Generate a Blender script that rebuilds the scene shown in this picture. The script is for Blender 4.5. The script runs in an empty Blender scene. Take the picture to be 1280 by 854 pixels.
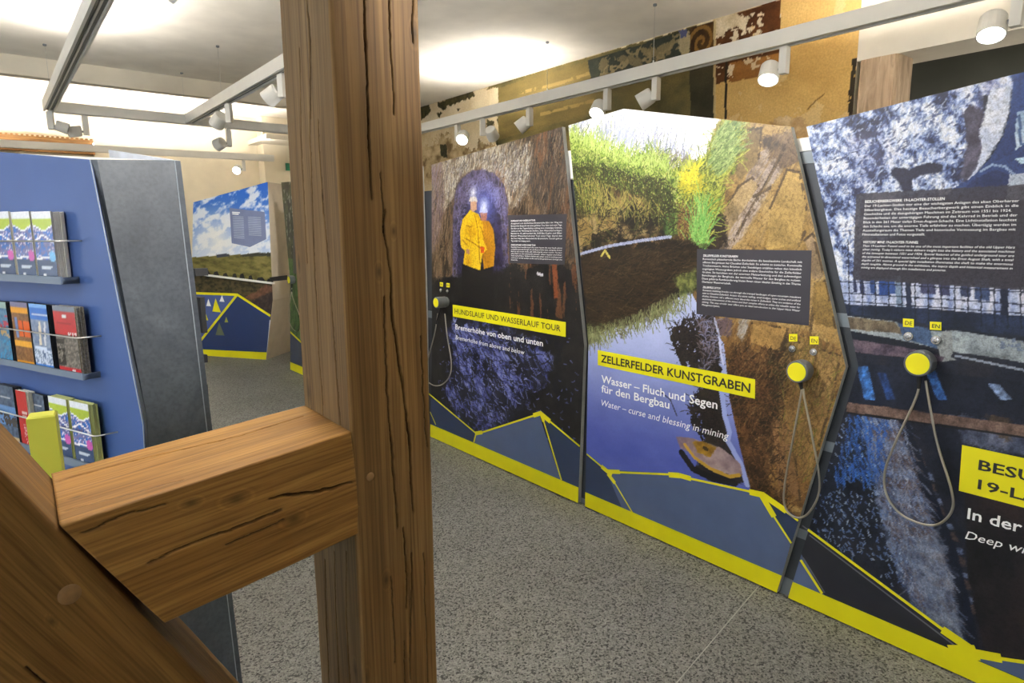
import bpy, math, random
import numpy as np

# ------------------------------------------------------------------ camera
FPX, EYE = 800.0, 1.5                       # focal length in pixels of a 1280x854 frame, eye height (m)
PIT, ROL, YAW = math.radians(9.57), math.radians(-0.36), math.radians(38.9)
FW = np.array([math.sin(YAW)*math.cos(PIT), math.cos(YAW)*math.cos(PIT), -math.sin(PIT)])
RT = np.array([math.cos(YAW), -math.sin(YAW), 0.0])
DN = -np.cross(RT, FW)
RC = RT*math.cos(ROL) - DN*math.sin(ROL)
DC = RT*math.sin(ROL) + DN*math.cos(ROL)
CAM = np.array([0.0, 0.0, EYE])
scene = bpy.context.scene
COL = scene.collection
cam = bpy.data.cameras.new('camera')
cam.sensor_width = 36.0
cam.lens = FPX/1280*36.0
cam.clip_start = 0.05
camo = bpy.data.objects.new('camera', cam)
COL.objects.link(camo)
from mathutils import Matrix, Vector
mw = Matrix.Identity(4)
for i in range(3):
    mw[i][0] = RC[i]; mw[i][1] = -DC[i]; mw[i][2] = -FW[i]; mw[i][3] = CAM[i]
camo.matrix_world = mw
scene.camera = camo

# ------------------------------------------------------------------ world, exposure
scene.view_settings.view_transform = 'Standard'
scene.view_settings.look = 'None'
scene.view_settings.gamma = 1.0
scene.view_settings.use_curve_mapping = False
scene.view_settings.exposure = 0.9
wd = bpy.data.worlds.new('world')
scene.world = wd
wd.use_nodes = True
bg = wd.node_tree.nodes['Background']
bg.inputs[0].default_value = (0.86, 0.94, 1.0, 1)
bg.inputs[1].default_value = 4.0
SPOT_W = 1.0          # scale of all spot lamps
UP_E = 132.0          # emission of the uplight strips
PANEL_W, STAND_W, RAIL_W = 52.0, 8.0, 40.0

# ------------------------------------------------------------------ geometry helpers
def aim(px, py):
    x2, y2 = (px-640)/FPX, (py-427)/FPX
    return FW + RC*x2 + DC*y2
def hit(px, py, n, d):                       # where the sight line through a measured point meets a real plane
    n = np.array(n, float); v = aim(px, py)
    return CAM + v*((d - n@CAM)/(n@v))
def at_z(px, py, z=0.0): return hit(px, py, (0, 0, 1), z)
def at_x(px, py, x): return hit(px, py, (1, 0, 0), x)
def at_y(px, py, y): return hit(px, py, (0, 1, 0), y)
def heading(deg):                            # horizontal direction, degrees right of the view
    a = YAW + math.radians(deg)
    return np.array([math.sin(a), math.cos(a), 0.0])
ZUP = np.array([0., 0., 1.])

class Plane:                                 # a real vertical surface with its own right / up / outward axes
    def __init__(s, O, R, N):
        s.O = np.array(O, float); s.R = np.array(R, float); s.U = ZUP; s.N = np.array(N, float)
    def st(s, px, py, off=0.0):
        q = hit(px, py, s.N, s.N@s.O + off) - s.O
        return np.array([q@s.R, q@s.U])
    def pt(s, a, b, off=0.0): return s.O + s.R*a + s.U*b + s.N*off
    def poly(s, pts, off=0.0): return [s.st(x, y, off) for x, y in pts]

def lin(c):
    c = np.asarray(c, float)/255.0
    return np.where(c <= 0.04045, c/12.92, ((c+0.055)/1.055)**2.4)

WORLD = {}                                   # world position of every object's origin
def tag(o, label=None, cat=None, group=None, kind=None):
    if label: o['label'] = label
    if cat: o['category'] = cat
    if group: o['group'] = group
    if kind: o['kind'] = kind
    return o
def thing(name, loc, label, cat, group=None):
    o = bpy.data.objects.new(name, None)
    o.empty_display_size = 0.1
    COL.objects.link(o); o.location = tuple(loc); WORLD[o.name] = np.array(loc, float)
    return tag(o, label, cat, group)
def obj(name, v, f, mat, parent=None, base=None, smooth=False, col=None):
    v = np.asarray(v, float)
    if parent is not None: org = WORLD[parent.name]
    elif base is not None: org = np.array(base, float)
    else: org = np.array([(v[:, 0].min()+v[:, 0].max())/2, (v[:, 1].min()+v[:, 1].max())/2, v[:, 2].min()])
    me = bpy.data.meshes.new(name)
    me.from_pydata((v-org).tolist(), [], [tuple(int(i) for i in q) for q in f])
    me.materials.append(mat)
    if col is not None:
        a = me.color_attributes.new('Col', 'FLOAT_COLOR', 'POINT')
        a.data.foreach_set('color', np.c_[col, np.ones(len(col))].astype(np.float32).ravel())
    if smooth: me.polygons.foreach_set('use_smooth', [True]*len(me.polygons))
    me.update()
    o = bpy.data.objects.new(name, me)
    COL.objects.link(o)
    if parent is not None: o.parent = parent
    else: o.location = tuple(org)
    WORLD[o.name] = org
    return o
class MB:                                    # collects shapes for one mesh
    def __init__(s): s.v = []; s.f = []
    def add(s, v, f):
        n = len(s.v); s.v += [np.array(p, float) for p in v]; s.f += [tuple(i+n for i in q) for q in f]; return s
    def prism(s, pts, d):                    # closed polygon pts (3D), swept by vector d
        n = len(pts); d = np.array(d, float)
        v = [np.array(p, float) for p in pts] + [np.array(p, float)+d for p in pts]
        f = [tuple(range(n)), tuple(range(2*n-1, n-1, -1))] + [(i, i+n, (i+1) % n+n, (i+1) % n) for i in range(n)]
        return s.add(v, f)
    def box(s, o, a, b, c):                  # corner o and three edge vectors
        o, a, b, c = [np.array(q, float) for q in (o, a, b, c)]
        return s.prism([o, o+a, o+a+b, o+b], c)
    def aabb(s, x0, x1, y0, y1, z0, z1): return s.box((x0, y0, z0), (x1-x0, 0, 0), (0, y1-y0, 0), (0, 0, z1-z0))
    def rings(s, rs, cap=True, closed=False):
        n = len(rs[0]); v = [p for r in rs for p in r]; f = []
        m = len(rs)
        for i in range(m if closed else m-1):
            j = (i+1) % m
            for k in range(n): f.append((i*n+k, i*n+(k+1) % n, j*n+(k+1) % n, j*n+k))
        if cap and not closed: f += [tuple(range(n-1, -1, -1)), tuple(range((m-1)*n, m*n))]
        return s.add(v, f)
    def tube(s, path, r, n=8):
        path = [np.array(p, float) for p in path]; rs = []
        ref = None
        for i, p in enumerate(path):
            t = path[min(i+1, len(path)-1)] - path[max(i-1, 0)]; t /= np.linalg.norm(t)
            if ref is None: ref = np.cross(t, ZUP if abs(t[2]) < .9 else (1, 0, 0))
            ref = ref - t*(ref@t); ref /= np.linalg.norm(ref)
            b = np.cross(t, ref); rr = r[i] if hasattr(r, '__len__') else r
            rs.append([p + rr*(ref*math.cos(2*math.pi*k/n)+b*math.sin(2*math.pi*k/n)) for k in range(n)])
        return s.rings(rs)
    def build(s, name, mat, parent=None, **k): return obj(name, s.v, s.f, mat, parent, **k)
def spin(axis_o, axis_d, prof, n=20):        # lathe: prof = [(distance along axis, radius)]
    d = np.array(axis_d, float); d /= np.linalg.norm(d)
    r = np.cross(d, ZUP if abs(d[2]) < .9 else (1, 0, 0)); r /= np.linalg.norm(r); b = np.cross(d, r)
    o = np.array(axis_o, float)
    return MB().rings([[o+d*h+q*(r*math.cos(2*math.pi*k/n)+b*math.sin(2*math.pi*k/n)) for k in range(n)] for h, q in prof])

# ------------------------------------------------------------------ materials
MATS = {}
def new_mat(name):
    m = bpy.data.materials.new(name); m.use_nodes = True
    nt = m.node_tree; return m, nt, nt.nodes['Principled BSDF']
def coords(nt, scale=(1, 1, 1)):
    tc = nt.nodes.new('ShaderNodeTexCoord'); mp = nt.nodes.new('ShaderNodeMapping')
    mp.inputs['Scale'].default_value = scale
    nt.links.new(tc.outputs['Object'], mp.inputs[0]); return mp.outputs[0]
def ramp(nt, src, stops):
    r = nt.nodes.new('ShaderNodeValToRGB'); e = r.color_ramp.elements
    while len(e) < len(stops): e.new(0.5)
    for q, (p, c) in zip(e, stops): q.position = p; q.color = (*lin(c), 1)
    nt.links.new(src, r.inputs[0]); return r.outputs[0]
def noise(nt, vec, scale, detail=4, rough=.5, dist=0):
    n = nt.nodes.new('ShaderNodeTexNoise'); n.inputs['Scale'].default_value = scale
    n.inputs['Detail'].default_value = detail; n.inputs['Roughness'].default_value = rough; n.inputs['Distortion'].default_value = dist
    nt.links.new(vec, n.inputs['Vector']); return n.outputs['Fac']
def bump(nt, bs, src, strength, dist=.002):
    b = nt.nodes.new('ShaderNodeBump'); b.inputs['Strength'].default_value = strength; b.inputs['Distance'].default_value = dist
    nt.links.new(src, b.inputs['Height']); nt.links.new(b.outputs[0], bs.inputs['Normal'])
def mix(nt, fac, a, b, mode='MIX'):
    m = nt.nodes.new('ShaderNodeMix'); m.data_type = 'RGBA'; m.blend_type = mode
    for s, i in ((fac, 0), (a, 6), (b, 7)):
        if isinstance(s, (int, float)): m.inputs[i].default_value = s
        elif isinstance(s, tuple): m.inputs[i].default_value = (*lin(s), 1)
        else: nt.links.new(s, m.inputs[i])
    return m.outputs[2]
def plain(name, c, rough=.5, metal=0., var=.06, scale=9., emit=0., spec=.5, bmp=0.):
    if name in MATS: return MATS[name]
    m, nt, bs = new_mat(name)
    c = np.array(c, float); lo = tuple(np.clip(c*(1-var), 0, 255)); hi = tuple(np.clip(c*(1+var), 0, 255))
    f = noise(nt, coords(nt), scale, 5)
    nt.links.new(ramp(nt, f, [(.3, lo), (.7, hi)]), bs.inputs['Base Color'])
    bs.inputs['Roughness'].default_value = rough; bs.inputs['Metallic'].default_value = metal
    bs.inputs['Specular IOR Level'].default_value = spec
    if emit:
        bs.inputs['Emission Color'].default_value = (*lin(c), 1); bs.inputs['Emission Strength'].default_value = emit
    if bmp: bump(nt, bs, f, bmp)
    MATS[name] = m; return m
def print_mat(name, rough=.38, grain=.25, gs=420., spec=.4):
    m, nt, bs = new_mat(name)
    a = nt.nodes.new('ShaderNodeVertexColor'); a.layer_name = 'Col'
    f = noise(nt, coords(nt), gs, 3)
    g = ramp(nt, f, [(.25, (255*(1-grain),)*3), (.75, (255,)*3)])
    nt.links.new(mix(nt, 1.0, a.outputs[0], g, 'MULTIPLY'), bs.inputs['Base Color'])
    bs.inputs['Roughness'].default_value = rough; bs.inputs['Specular IOR Level'].default_value = spec
    return m
def wood_mat(name, axis, dark, lightc):
    m, nt, bs = new_mat(name)
    sc = [58, 58, 58]; sc[axis] = 1.5
    v = coords(nt, tuple(sc)); v2 = coords(nt, tuple(x*.22 for x in sc))
    g = noise(nt, v, 1.0, 8, .62, .8); w = noise(nt, v2, 1.3, 4, .5, 1.5); fine = noise(nt, coords(nt, tuple(x*4 if i != axis else x*2 for i, x in enumerate(sc))), 1.0, 3)
    base = ramp(nt, g, [(.28, dark), (.5, tuple((np.array(dark)+np.array(lightc))/2)), (.74, lightc)])
    tint = ramp(nt, w, [(.3, (205, 195, 180)), (.7, (255, 250, 240))])
    fn = ramp(nt, fine, [(.3, (200, 192, 182)), (.58, (255, 255, 255))])
    a = nt.nodes.new('ShaderNodeVertexColor'); a.layer_name = 'Col'      # cracks, knots and weathering of the timber, plus painted daylight on its left face
    c = mix(nt, 1.0, mix(nt, 1.0, base, tint, 'MULTIPLY'), fn, 'MULTIPLY')
    nt.links.new(mix(nt, 1.0, c, a.outputs[0], 'MULTIPLY'), bs.inputs['Base Color'])
    bs.inputs['Roughness'].default_value = .62; bs.inputs['Specular IOR Level'].default_value = .25
    bump(nt, bs, g, .35, .0015)
    return m

white_metal = plain('white_lacquer', (230, 228, 222), .4, var=.01)
grey_metal = plain('grey_metal', (120, 126, 130), .4, .3)
track_slot = plain('track_slot_dark', (70, 78, 80), .35, .6)
dark_frame = plain('anthracite_metal', (52, 56, 62), .45, .2)
bracket_m = plain('bracket_grey', (112, 120, 126), .4, .2)
edge_grey = plain('panel_edge_grey', (176, 178, 176), .5)
yellow = plain('signal_yellow', (228, 220, 0), .5, var=.015)
navy = plain('navy_print', (40, 54, 84), .35, var=.03)
slate = plain('slate_blue_print', (78, 94, 130), .35, var=.03)
ink = plain('dark_ink', (36, 38, 34), .5)
white_ink = plain('white_ink', (246, 246, 246), .5, var=.01)
box_dark = plain('text_box_dark', (52, 50, 58), .35, var=.04)
wire_m = plain('steel_wire', (190, 190, 186), .3, .8)
hose_m = plain('steel_hose', (165, 160, 148), .38, .75)
rubber = plain('black_rubber', (24, 24, 26), .6)
steel_btn = plain('button_steel', (190, 190, 190), .25, .9)
handset_grey = plain('handset_grey', (92, 96, 100), .45)
lamp_glow = plain('lamp_lens_lit', (255, 250, 242), .3, var=.0, emit=14.)
lamp_off = plain('lamp_lens_dark', (70, 70, 72), .3)
uplight_m = plain('uplight_diffuser', (255, 246, 234), .3, var=.0, emit=UP_E)
beige = plain('beige_board', (196, 184, 164), .6, var=.03)

# ------------------------------------------------------------------ painting helpers (flat print on boards, old paint on plaster)
def vnoise(x, y, seed):
    xi = np.floor(x).astype(np.int64); yi = np.floor(y).astype(np.int64); fx = x-xi; fy = y-yi
    fx = fx*fx*(3-2*fx); fy = fy*fy*(3-2*fy)
    def h(a, b):
        n = (a*374761393 + b*668265263 + seed*1442695041) & 0x7fffffff
        n = ((n ^ (n >> 13))*1274126177) & 0x7fffffff
        return ((n ^ (n >> 16)) & 0xffff)/65535.0
    return (h(xi, yi)*(1-fx)+h(xi+1, yi)*fx)*(1-fy) + (h(xi, yi+1)*(1-fx)+h(xi+1, yi+1)*fx)*fy
def fbm(x, y, octv=4, seed=0, gain=.55):
    t = 0; a = 1.; s = 0
    for i in range(octv):
        t = t + a*vnoise(x*2**i+13.7*i, y*2**i-7.1*i, seed+i*17); s += a; a *= gain
    return t/s
def inside(poly, x, y):
    r = np.zeros(len(x), bool); n = len(poly)
    for i in range(n):
        x1, y1 = poly[i]; x2, y2 = poly[(i+1) % n]
        if y1 == y2: continue
        c = ((y1 > y) != (y2 > y)) & (x < (x2-x1)*(y-y1)/(y2-y1)+x1)
        r ^= c
    return r
def smooth01(x, a, b):
    t = np.clip((x-a)/(b-a), 0, 1); return t*t*(3-2*t)
class Canvas:
    def __init__(s, plane, S, T, base):
        s.pl, s.S, s.T = plane, S, T
        s.c = np.tile(np.array(base, float), (len(S), 1)); s.k = 0; s.kf = 2.0; s.d = np.full(len(S), .75); s.grid = None
    def n(s, fx, fy=None, octv=4, seed=None, rot=0., gain=.55):
        fy = fx if fy is None else fy; s.k += 1
        a, b = s.S, s.T
        if rot:
            r = math.radians(rot); a, b = s.S*math.cos(r)+s.T*math.sin(r), -s.S*math.sin(r)+s.T*math.cos(r)
        return fbm(a*fx*s.kf+31, b*fy*s.kf+57, octv+1, (seed if seed is not None else s.k*101), gain+.05)
    def tone(s, f, *cols):                   # noise value -> colour through a list of stops
        f = np.clip((f-.25)/.5, 0, 1)*(len(cols)-1); i = np.minimum(f.astype(int), len(cols)-2); w = (f-i)[:, None]
        C = np.array(cols, float); return C[i]*(1-w)+C[i+1]*w
    def mask(s, pts, jit=0., js=12., seed=5):
        js = js*(.4+.6*s.kf)
        P = np.array(s.pl.poly(pts)); r = np.zeros(len(s.S), bool); g = abs(jit)*1.2+1e-6
        w = np.where((s.S > P[:, 0].min()-g) & (s.S < P[:, 0].max()+g) & (s.T > P[:, 1].min()-g) & (s.T < P[:, 1].max()+g))[0]
        if not len(w): return r
        x, y = s.S[w], s.T[w]
        if jit:
            x, y = x+jit*2.2*(fbm(x*js, y*js, 6, seed, .72)-.5), y+jit*2.2*(fbm(x*js+91, y*js+37, 6, seed+3, .72)-.5)
        r[w] = inside(P, x, y); return r
    def put(s, m, col, alpha=1.):
        col = np.asarray(col, float)
        if col.ndim == 2: col = col[m]
        al = alpha[m][:, None] if hasattr(alpha, '__len__') else alpha
        s.c[m] = s.c[m]*(1-al)+col*al
    def fill(s, pts, col, jit=0., js=12., seed=5, alpha=1.):
        m = s.mask(pts, jit, js, seed)
        if jit and not hasattr(alpha, '__len__') and s.kf > 1.9:      # feathered: two differently ragged outlines
            m2 = s.mask(pts, jit*1.25, js*1.9, seed+11); s.put(m | m2, col, alpha*(.5+.5*(m & m2)))
        else: s.put(m, col, alpha)
        return m
    def index(s, a, b):
        L, R, tt, ns, nt = s.grid; t0 = L[0, 1]
        sl = np.interp(b, L[:, 1], L[:, 0]); sr = np.interp(b, R[:, 1], R[:, 0]); u = (a-sl)/(sr-sl)
        v = (b-t0)/(np.interp(u, np.linspace(0, 1, ns), tt)-t0); ok = (u >= 0) & (u <= 1) & (v >= 0) & (v <= 1)
        return (np.clip(np.rint(v*(nt-1)), 0, nt-1)*ns+np.clip(np.rint(u*(ns-1)), 0, ns-1)).astype(int), ok
    def strokes(s, pts, n, ang, spread, length, cols, curve=0., alpha=.8, seed=1, thick=1):
        """n short painted strokes (blades, twigs, streaks) whose roots lie in the outline; ang in degrees from the horizontal"""
        P = np.array(s.pl.poly(pts)); rg = np.random.default_rng(seed); lo, hi = P.min(0), P.max(0)
        q = lo+(hi-lo)*rg.random((n*6, 2)); q = q[inside(P, q[:, 0], q[:, 1])][:n]; n = len(q)
        if not n: return
        a = np.radians(ang+spread*rg.standard_normal(n)); ln = length*(.5+rg.random(n)); cv = np.radians(curve)*(rg.standard_normal(n)*.6+.6)*np.sign(rg.random(n)-.35)
        K = max(3, int(length*1.6/.003)); cols = np.array(cols, float)
        f = rg.random(n)*(len(cols)-1); i = np.minimum(f.astype(int), len(cols)-2) if len(cols) > 1 else f.astype(int)
        cc = cols[i]*(1-(f-i))[:, None]+cols[np.minimum(i+1, len(cols)-1)]*(f-i)[:, None]
        x, y = q[:, 0].copy(), q[:, 1].copy()
        for k in range(K):
            t = a+cv*k/K; x = x+np.cos(t)*ln/K; y = y+np.sin(t)*ln/K
            for w in range(thick):
                ix, ok = s.index(x+w*.0045, y); ix = ix[ok]; s.c[ix] = s.c[ix]*(1-alpha)+cc[ok]*alpha
    def calm(s, m, d): s.d[m] = d
    def near(s, pts, w):                     # mask of a stroke along a polyline, w in metres
        P = s.pl.poly(pts); m = np.zeros(len(s.S), bool)
        for (x1, y1), (x2, y2) in zip(P[:-1], P[1:]):
            dx, dy = x2-x1, y2-y1; t = np.clip(((s.S-x1)*dx+(s.T-y1)*dy)/(dx*dx+dy*dy+1e-9), 0, 1)
            m |= (s.S-x1-t*dx)**2+(s.T-y1-t*dy)**2 < w*w
        return m
    def glow(s, p, r, col, alpha=1.):
        q = s.pl.st(*p); d = np.hypot(s.S-q[0], s.T-q[1])/r
        a = (np.clip(1-d, 0, 1)**1.6*alpha)[:, None]; s.c = s.c*(1-a)+np.array(col, float)*a
    def rgb(s): return lin(np.clip(s.c, 0, 255))

def outline_grid(L, R, top, ns, nt):
    """Grid over a board whose left/right edges are polylines (s,t) and whose top is a polyline; bottom at L[0].t"""
    L, R, top = [np.array(q, float) for q in (L, R, top)]
    o = np.argsort(top[:, 0]); top = top[o]
    t0 = L[0, 1]
    u = np.linspace(0, 1, ns); v = np.linspace(0, 1, nt)
    tt = np.full(ns, top[:, 1].mean())
    for _ in range(12):
        sl = np.interp(tt, L[:, 1], L[:, 0]); sr = np.interp(tt, R[:, 1], R[:, 0]); tt = np.interp(sl+u*(sr-sl), top[:, 0], top[:, 1])
    T = t0+v[:, None]*(tt-t0)[None, :]
    S = np.interp(T, L[:, 1], L[:, 0]); SR = np.interp(T, R[:, 1], R[:, 0]); S = S+u[None, :]*(SR-S)
    i = np.arange(nt-1)[:, None]*ns+np.arange(ns-1)[None, :]
    F = np.stack([i, i+1, i+ns+1, i+ns], -1).reshape(-1, 4)
    outline_grid.tt = tt
    return S.ravel(), T.ravel(), F
def big_mesh(name, P, F, col, mat, parent, smooth=False, det=None):
    org = WORLD[parent.name] if parent is not None else np.array([(P[:, 0].min()+P[:, 0].max())/2, (P[:, 1].min()+P[:, 1].max())/2, P[:, 2].min()])
    me = bpy.data.meshes.new(name); me.materials.append(mat)
    me.vertices.add(len(P)); me.vertices.foreach_set('co', (P-org).astype(np.float32).ravel())
    me.loops.add(F.size); me.loops.foreach_set('vertex_index', F.astype(np.int32).ravel())
    me.polygons.add(len(F)); me.polygons.foreach_set('loop_start', np.arange(0, F.size, F.shape[1], dtype=np.int32))
    me.update(calc_edges=True)
    if smooth: me.polygons.foreach_set('use_smooth', np.ones(len(F), bool))
    a = me.color_attributes.new('Col', 'FLOAT_COLOR', 'POINT')
    a.data.foreach_set('color', np.c_[col, np.ones(len(col)) if det is None else det].astype(np.float32).ravel())
    o = bpy.data.objects.new(name, me); COL.objects.link(o)
    if parent is not None: o.parent = parent
    else: o.location = tuple(org)
    WORLD[o.name] = org
    return o

# ------------------------------------------------------------------ lettering
_tc = {}
def glyphs(txt, bold=0., shear=0.):
    k = (txt, bold, shear)
    if k in _tc: return _tc[k]
    c = bpy.data.curves.new('lettering', 'FONT'); c.body = txt; c.size = 1.0; c.resolution_u = 2; c.offset = bold; c.shear = shear
    o = bpy.data.objects.new('lettering', c); me = bpy.data.meshes.new_from_object(o)
    v = np.array([p.co[:] for p in me.vertices]).reshape(-1, 3)[:, :2]; f = [tuple(p.vertices) for p in me.polygons]
    bpy.data.objects.remove(o); bpy.data.curves.remove(c); bpy.data.meshes.remove(me)
    _tc[k] = (v, f); return _tc[k]
CAPH = None
def text_on(mb, pl, txt, s0, t0, width, cap, off, bold=0., shear=0., slope=0.):
    """Text with its left baseline end at (s0,t0), fitted to width (None = natural) with capital height cap"""
    global CAPH
    if CAPH is None: CAPH = glyphs('H')[0][:, 1].max()
    v, f = glyphs(txt, bold, shear)
    if not len(v): return
    k = cap/CAPH; x = v[:, 0]-v[:, 0].min(); kx = k if width is None else width/x.max()
    mb.add([pl.pt(s0+a*kx, t0+b*k+slope*a*kx, off) for a, b in zip(x, v[:, 1])], f)
def flat(pl, st, off): return [pl.pt(a, b, off) for a, b in st]
def flat_part(name, pl, st, off, mat, parent, flip=False):
    return obj(name, flat(pl, st, off), [tuple(range(len(st)))], mat, parent)
def stroke(mb, pl, p, q, w, off):            # a straight printed line of width w
    p, q = np.array(p), np.array(q); d = (q-p)/np.linalg.norm(q-p); n = np.array([-d[1], d[0]])*w/2
    mb.add(flat(pl, [p-n, q-n, q+n, p+n], off), [(0, 1, 2, 3)])

# ================================================================== STRUCTURE
CEIL, XW, YBEAM, YB, CEIL2 = 3.3, 5.04, 8.42, 12.4, 3.6
def terrazzo():
    m, nt, bs = new_mat('terrazzo')
    v = coords(nt)
    vo = nt.nodes.new('ShaderNodeTexVoronoi'); vo.inputs['Scale'].default_value = 150; nt.links.new(v, vo.inputs['Vector'])
    sp = nt.nodes.new('ShaderNodeSeparateColor'); nt.links.new(vo.outputs['Color'], sp.inputs[0])
    chips = ramp(nt, sp.outputs[0], [(.0, (52, 53, 54)), (.14, (76, 78, 79)), (.28, (124, 126, 127)), (.6, (138, 140, 141)), (1., (156, 159, 159))])
    vo2 = nt.nodes.new('ShaderNodeTexVoronoi'); vo2.inputs['Scale'].default_value = 330; nt.links.new(v, vo2.inputs['Vector'])
    sp2 = nt.nodes.new('ShaderNodeSeparateColor'); nt.links.new(vo2.outputs['Color'], sp2.inputs[0])
    fine = ramp(nt, sp2.outputs[1], [(.0, (150, 148, 142)), (.25, (235, 233, 228)), (1., (255, 255, 255))])
    big = ramp(nt, noise(nt, v, 1.7, 4), [(.3, (228, 226, 220)), (.7, (255, 254, 250))])
    c = mix(nt, 1., mix(nt, 1., chips, fine, 'MULTIPLY'), big, 'MULTIPLY')
    nt.links.new(c, bs.inputs['Base Color']); bs.inputs['Roughness'].default_value = .5; bs.inputs['Specular IOR Level'].default_value = .3
    return m
def plaster(name, c, var=.03, b=.12):
    m, nt, bs = new_mat(name); v = coords(nt); f = noise(nt, v, 3.1, 6); g = noise(nt, v, 60., 4)
    c = np.array(c, float)
    nt.links.new(ramp(nt, f, [(.3, tuple(c*(1-var))), (.7, tuple(np.minimum(c*(1+var), 255)))]), bs.inputs['Base Color'])
    bs.inputs['Roughness'].default_value = .85; bs.inputs['Specular IOR Level'].default_value = .2; bump(nt, bs, g, b, .003)
    return m
terr = terrazzo()
grout = plain('floor_joint', (164, 164, 158), .8)
ceil_m = plaster('ceiling_white', (238, 234, 226))
wall_m = plaster('wall_cream', (238, 228, 206))
soffit_m = plaster('beam_white', (220, 213, 198))
X0, X1, Y0, Y1 = -4.6, 8.2, -3.6, 13.0
fl_o = tag(MB().aabb(X0, X1, Y0, Y1, -.15, -.0015).build('floor', grout), kind='structure')
# two cast terrazzo fields with a saw joint between them, running across to the panels
J = np.array([1.643, 1.165]); JD = np.array([.711, .136]); JD /= np.hypot(*JD); JN = np.array([-JD[1], JD[0]])
def jy(x, off): return (J[1]+JN[1]*off) + (x-(J[0]+JN[0]*off))*JD[1]/JD[0]
for ya, yb, sgn in ((Y0, None, -1), (None, Y1, 1)):
    g = .0026*sgn
    if sgn < 0: pts = [(X0, Y0, -.0015), (X1, Y0, -.0015), (X1, jy(X1, g), -.0015), (X0, jy(X0, g), -.0015)]
    else: pts = [(X0, jy(X0, g), -.0015), (X1, jy(X1, g), -.0015), (X1, Y1, -.0015), (X0, Y1, -.0015)]
    MB().prism(pts, (0, 0, .0015)).build('floor_slab', terr, fl_o)
tag(MB().aabb(X0, X1, Y0, YBEAM, CEIL, CEIL+.2).build('ceiling', ceil_m), kind='structure')
tag(MB().aabb(X0, XW, YBEAM, YBEAM+.14, 3.11, CEIL2+.2).build('trim_1', soffit_m), kind='structure')          # downstand beam
tag(MB().aabb(X0, X1, YBEAM+.14, Y1, CEIL2, CEIL2+.2).build('ceiling_rear', ceil_m), kind='structure')
tag(MB().aabb(X0, X1, YB, Y1, 0, CEIL2).build('wall_back', wall_m), kind='structure')
tag(MB().aabb(X0, X1, Y0-.2, Y0, 0, CEIL).build('wall_front', wall_m), kind='structure')
# left wall; its tall windows are unseen, added to let daylight in
wins = [(-2.6, -1.0), (-.2, 1.4), (2.2, 3.8), (4.6, 6.2)]
ys = [Y0]+[y for w in wins for y in w]+[Y1]
V_ = []
wl = MB()
grid_y = ys; grid_z = [0., .75, 2.75, CEIL2+.2]
idx = {}
for x in (X0-.2, X0):
    for y in grid_y:
        for z in grid_z: idx[(x, y, z)] = len(V_); V_.append((x, y, z))
def hole(i, k): return i % 2 == 1 and k == 1
for i in range(len(grid_y)-1):
    for k in range(3):
        y0_, y1_, z0_, z1_ = grid_y[i], grid_y[i+1], grid_z[k], grid_z[k+1]
        if hole(i, k):
            for (ya, za), (yb, zb) in (((y0_, z0_), (y1_, z0_)), ((y1_, z0_), (y1_, z1_)), ((y1_, z1_), (y0_, z1_)), ((y0_, z1_), (y0_, z0_))):
                wl.f.append((idx[(X0-.2, ya, za)], idx[(X0-.2, yb, zb)], idx[(X0, yb, zb)], idx[(X0, ya, za)]))
        else:
            for x in (X0-.2, X0): wl.f.append((idx[(x, y0_, z0_)], idx[(x, y1_, z0_)], idx[(x, y1_, z1_)], idx[(x, y0_, z1_)]))
wl.v = [np.array(q) for q in V_]
tag(wl.build('wall_left', wall_m), kind='structure')
gm_ = bpy.data.materials.new('added_window_glass'); gm_.use_nodes = True; nt_ = gm_.node_tree
for q in list(nt_.nodes):
    if q.type == 'BSDF_PRINCIPLED': nt_.nodes.remove(q)
tr_ = nt_.nodes.new('ShaderNodeBsdfTransparent'); gl_ = nt_.nodes.new('ShaderNodeBsdfGlossy'); gl_.inputs['Roughness'].default_value = .02
mx_ = nt_.nodes.new('ShaderNodeMixShader'); mx_.inputs[0].default_value = .06
nt_.links.new(tr_.outputs[0], mx_.inputs[1]); nt_.links.new(gl_.outputs[0], mx_.inputs[2]); nt_.links.new(mx_.outputs[0], nt_.nodes['Material Output'].inputs[0])
for n_, (ya, yb) in enumerate(wins):
    xw_ = X0-.1; w_ = MB()
    w_.rings([[(x, y, z) for y, z in ((ya+d, .75+d), (yb-d, .75+d), (yb-d, 2.75-d), (ya+d, 2.75-d))] for x, d in ((xw_-.03, 0), (xw_+.03, 0), (xw_+.03, .06), (xw_-.03, .06))], closed=True)
    fo = tag(w_.build('added_window_%d' % (n_+1), white_metal), kind='structure')
    ym = (ya+yb)/2
    MB().aabb(xw_-.025, xw_+.025, ym-.03, ym+.03, .81, 2.69).build('mullion', white_metal, fo)
    for a_, b_ in ((ya+.06, ym-.03), (ym+.03, yb-.06)): MB().aabb(xw_-.004, xw_+.004, a_, b_, .81, 2.69).build('pane', gm_, fo)
tag(MB().aabb(4.03, XW, YB-.32, YB, 0, CEIL2).build('wall_pier', wall_m), kind='structure')                     # projecting pier in the corner
tag(MB().aabb(3.86, XW+.1, YB-1.0, YB, 3.12, 3.2).build('trim_2', soffit_m), kind='structure')                   # lowered soffit over the pier

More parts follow.
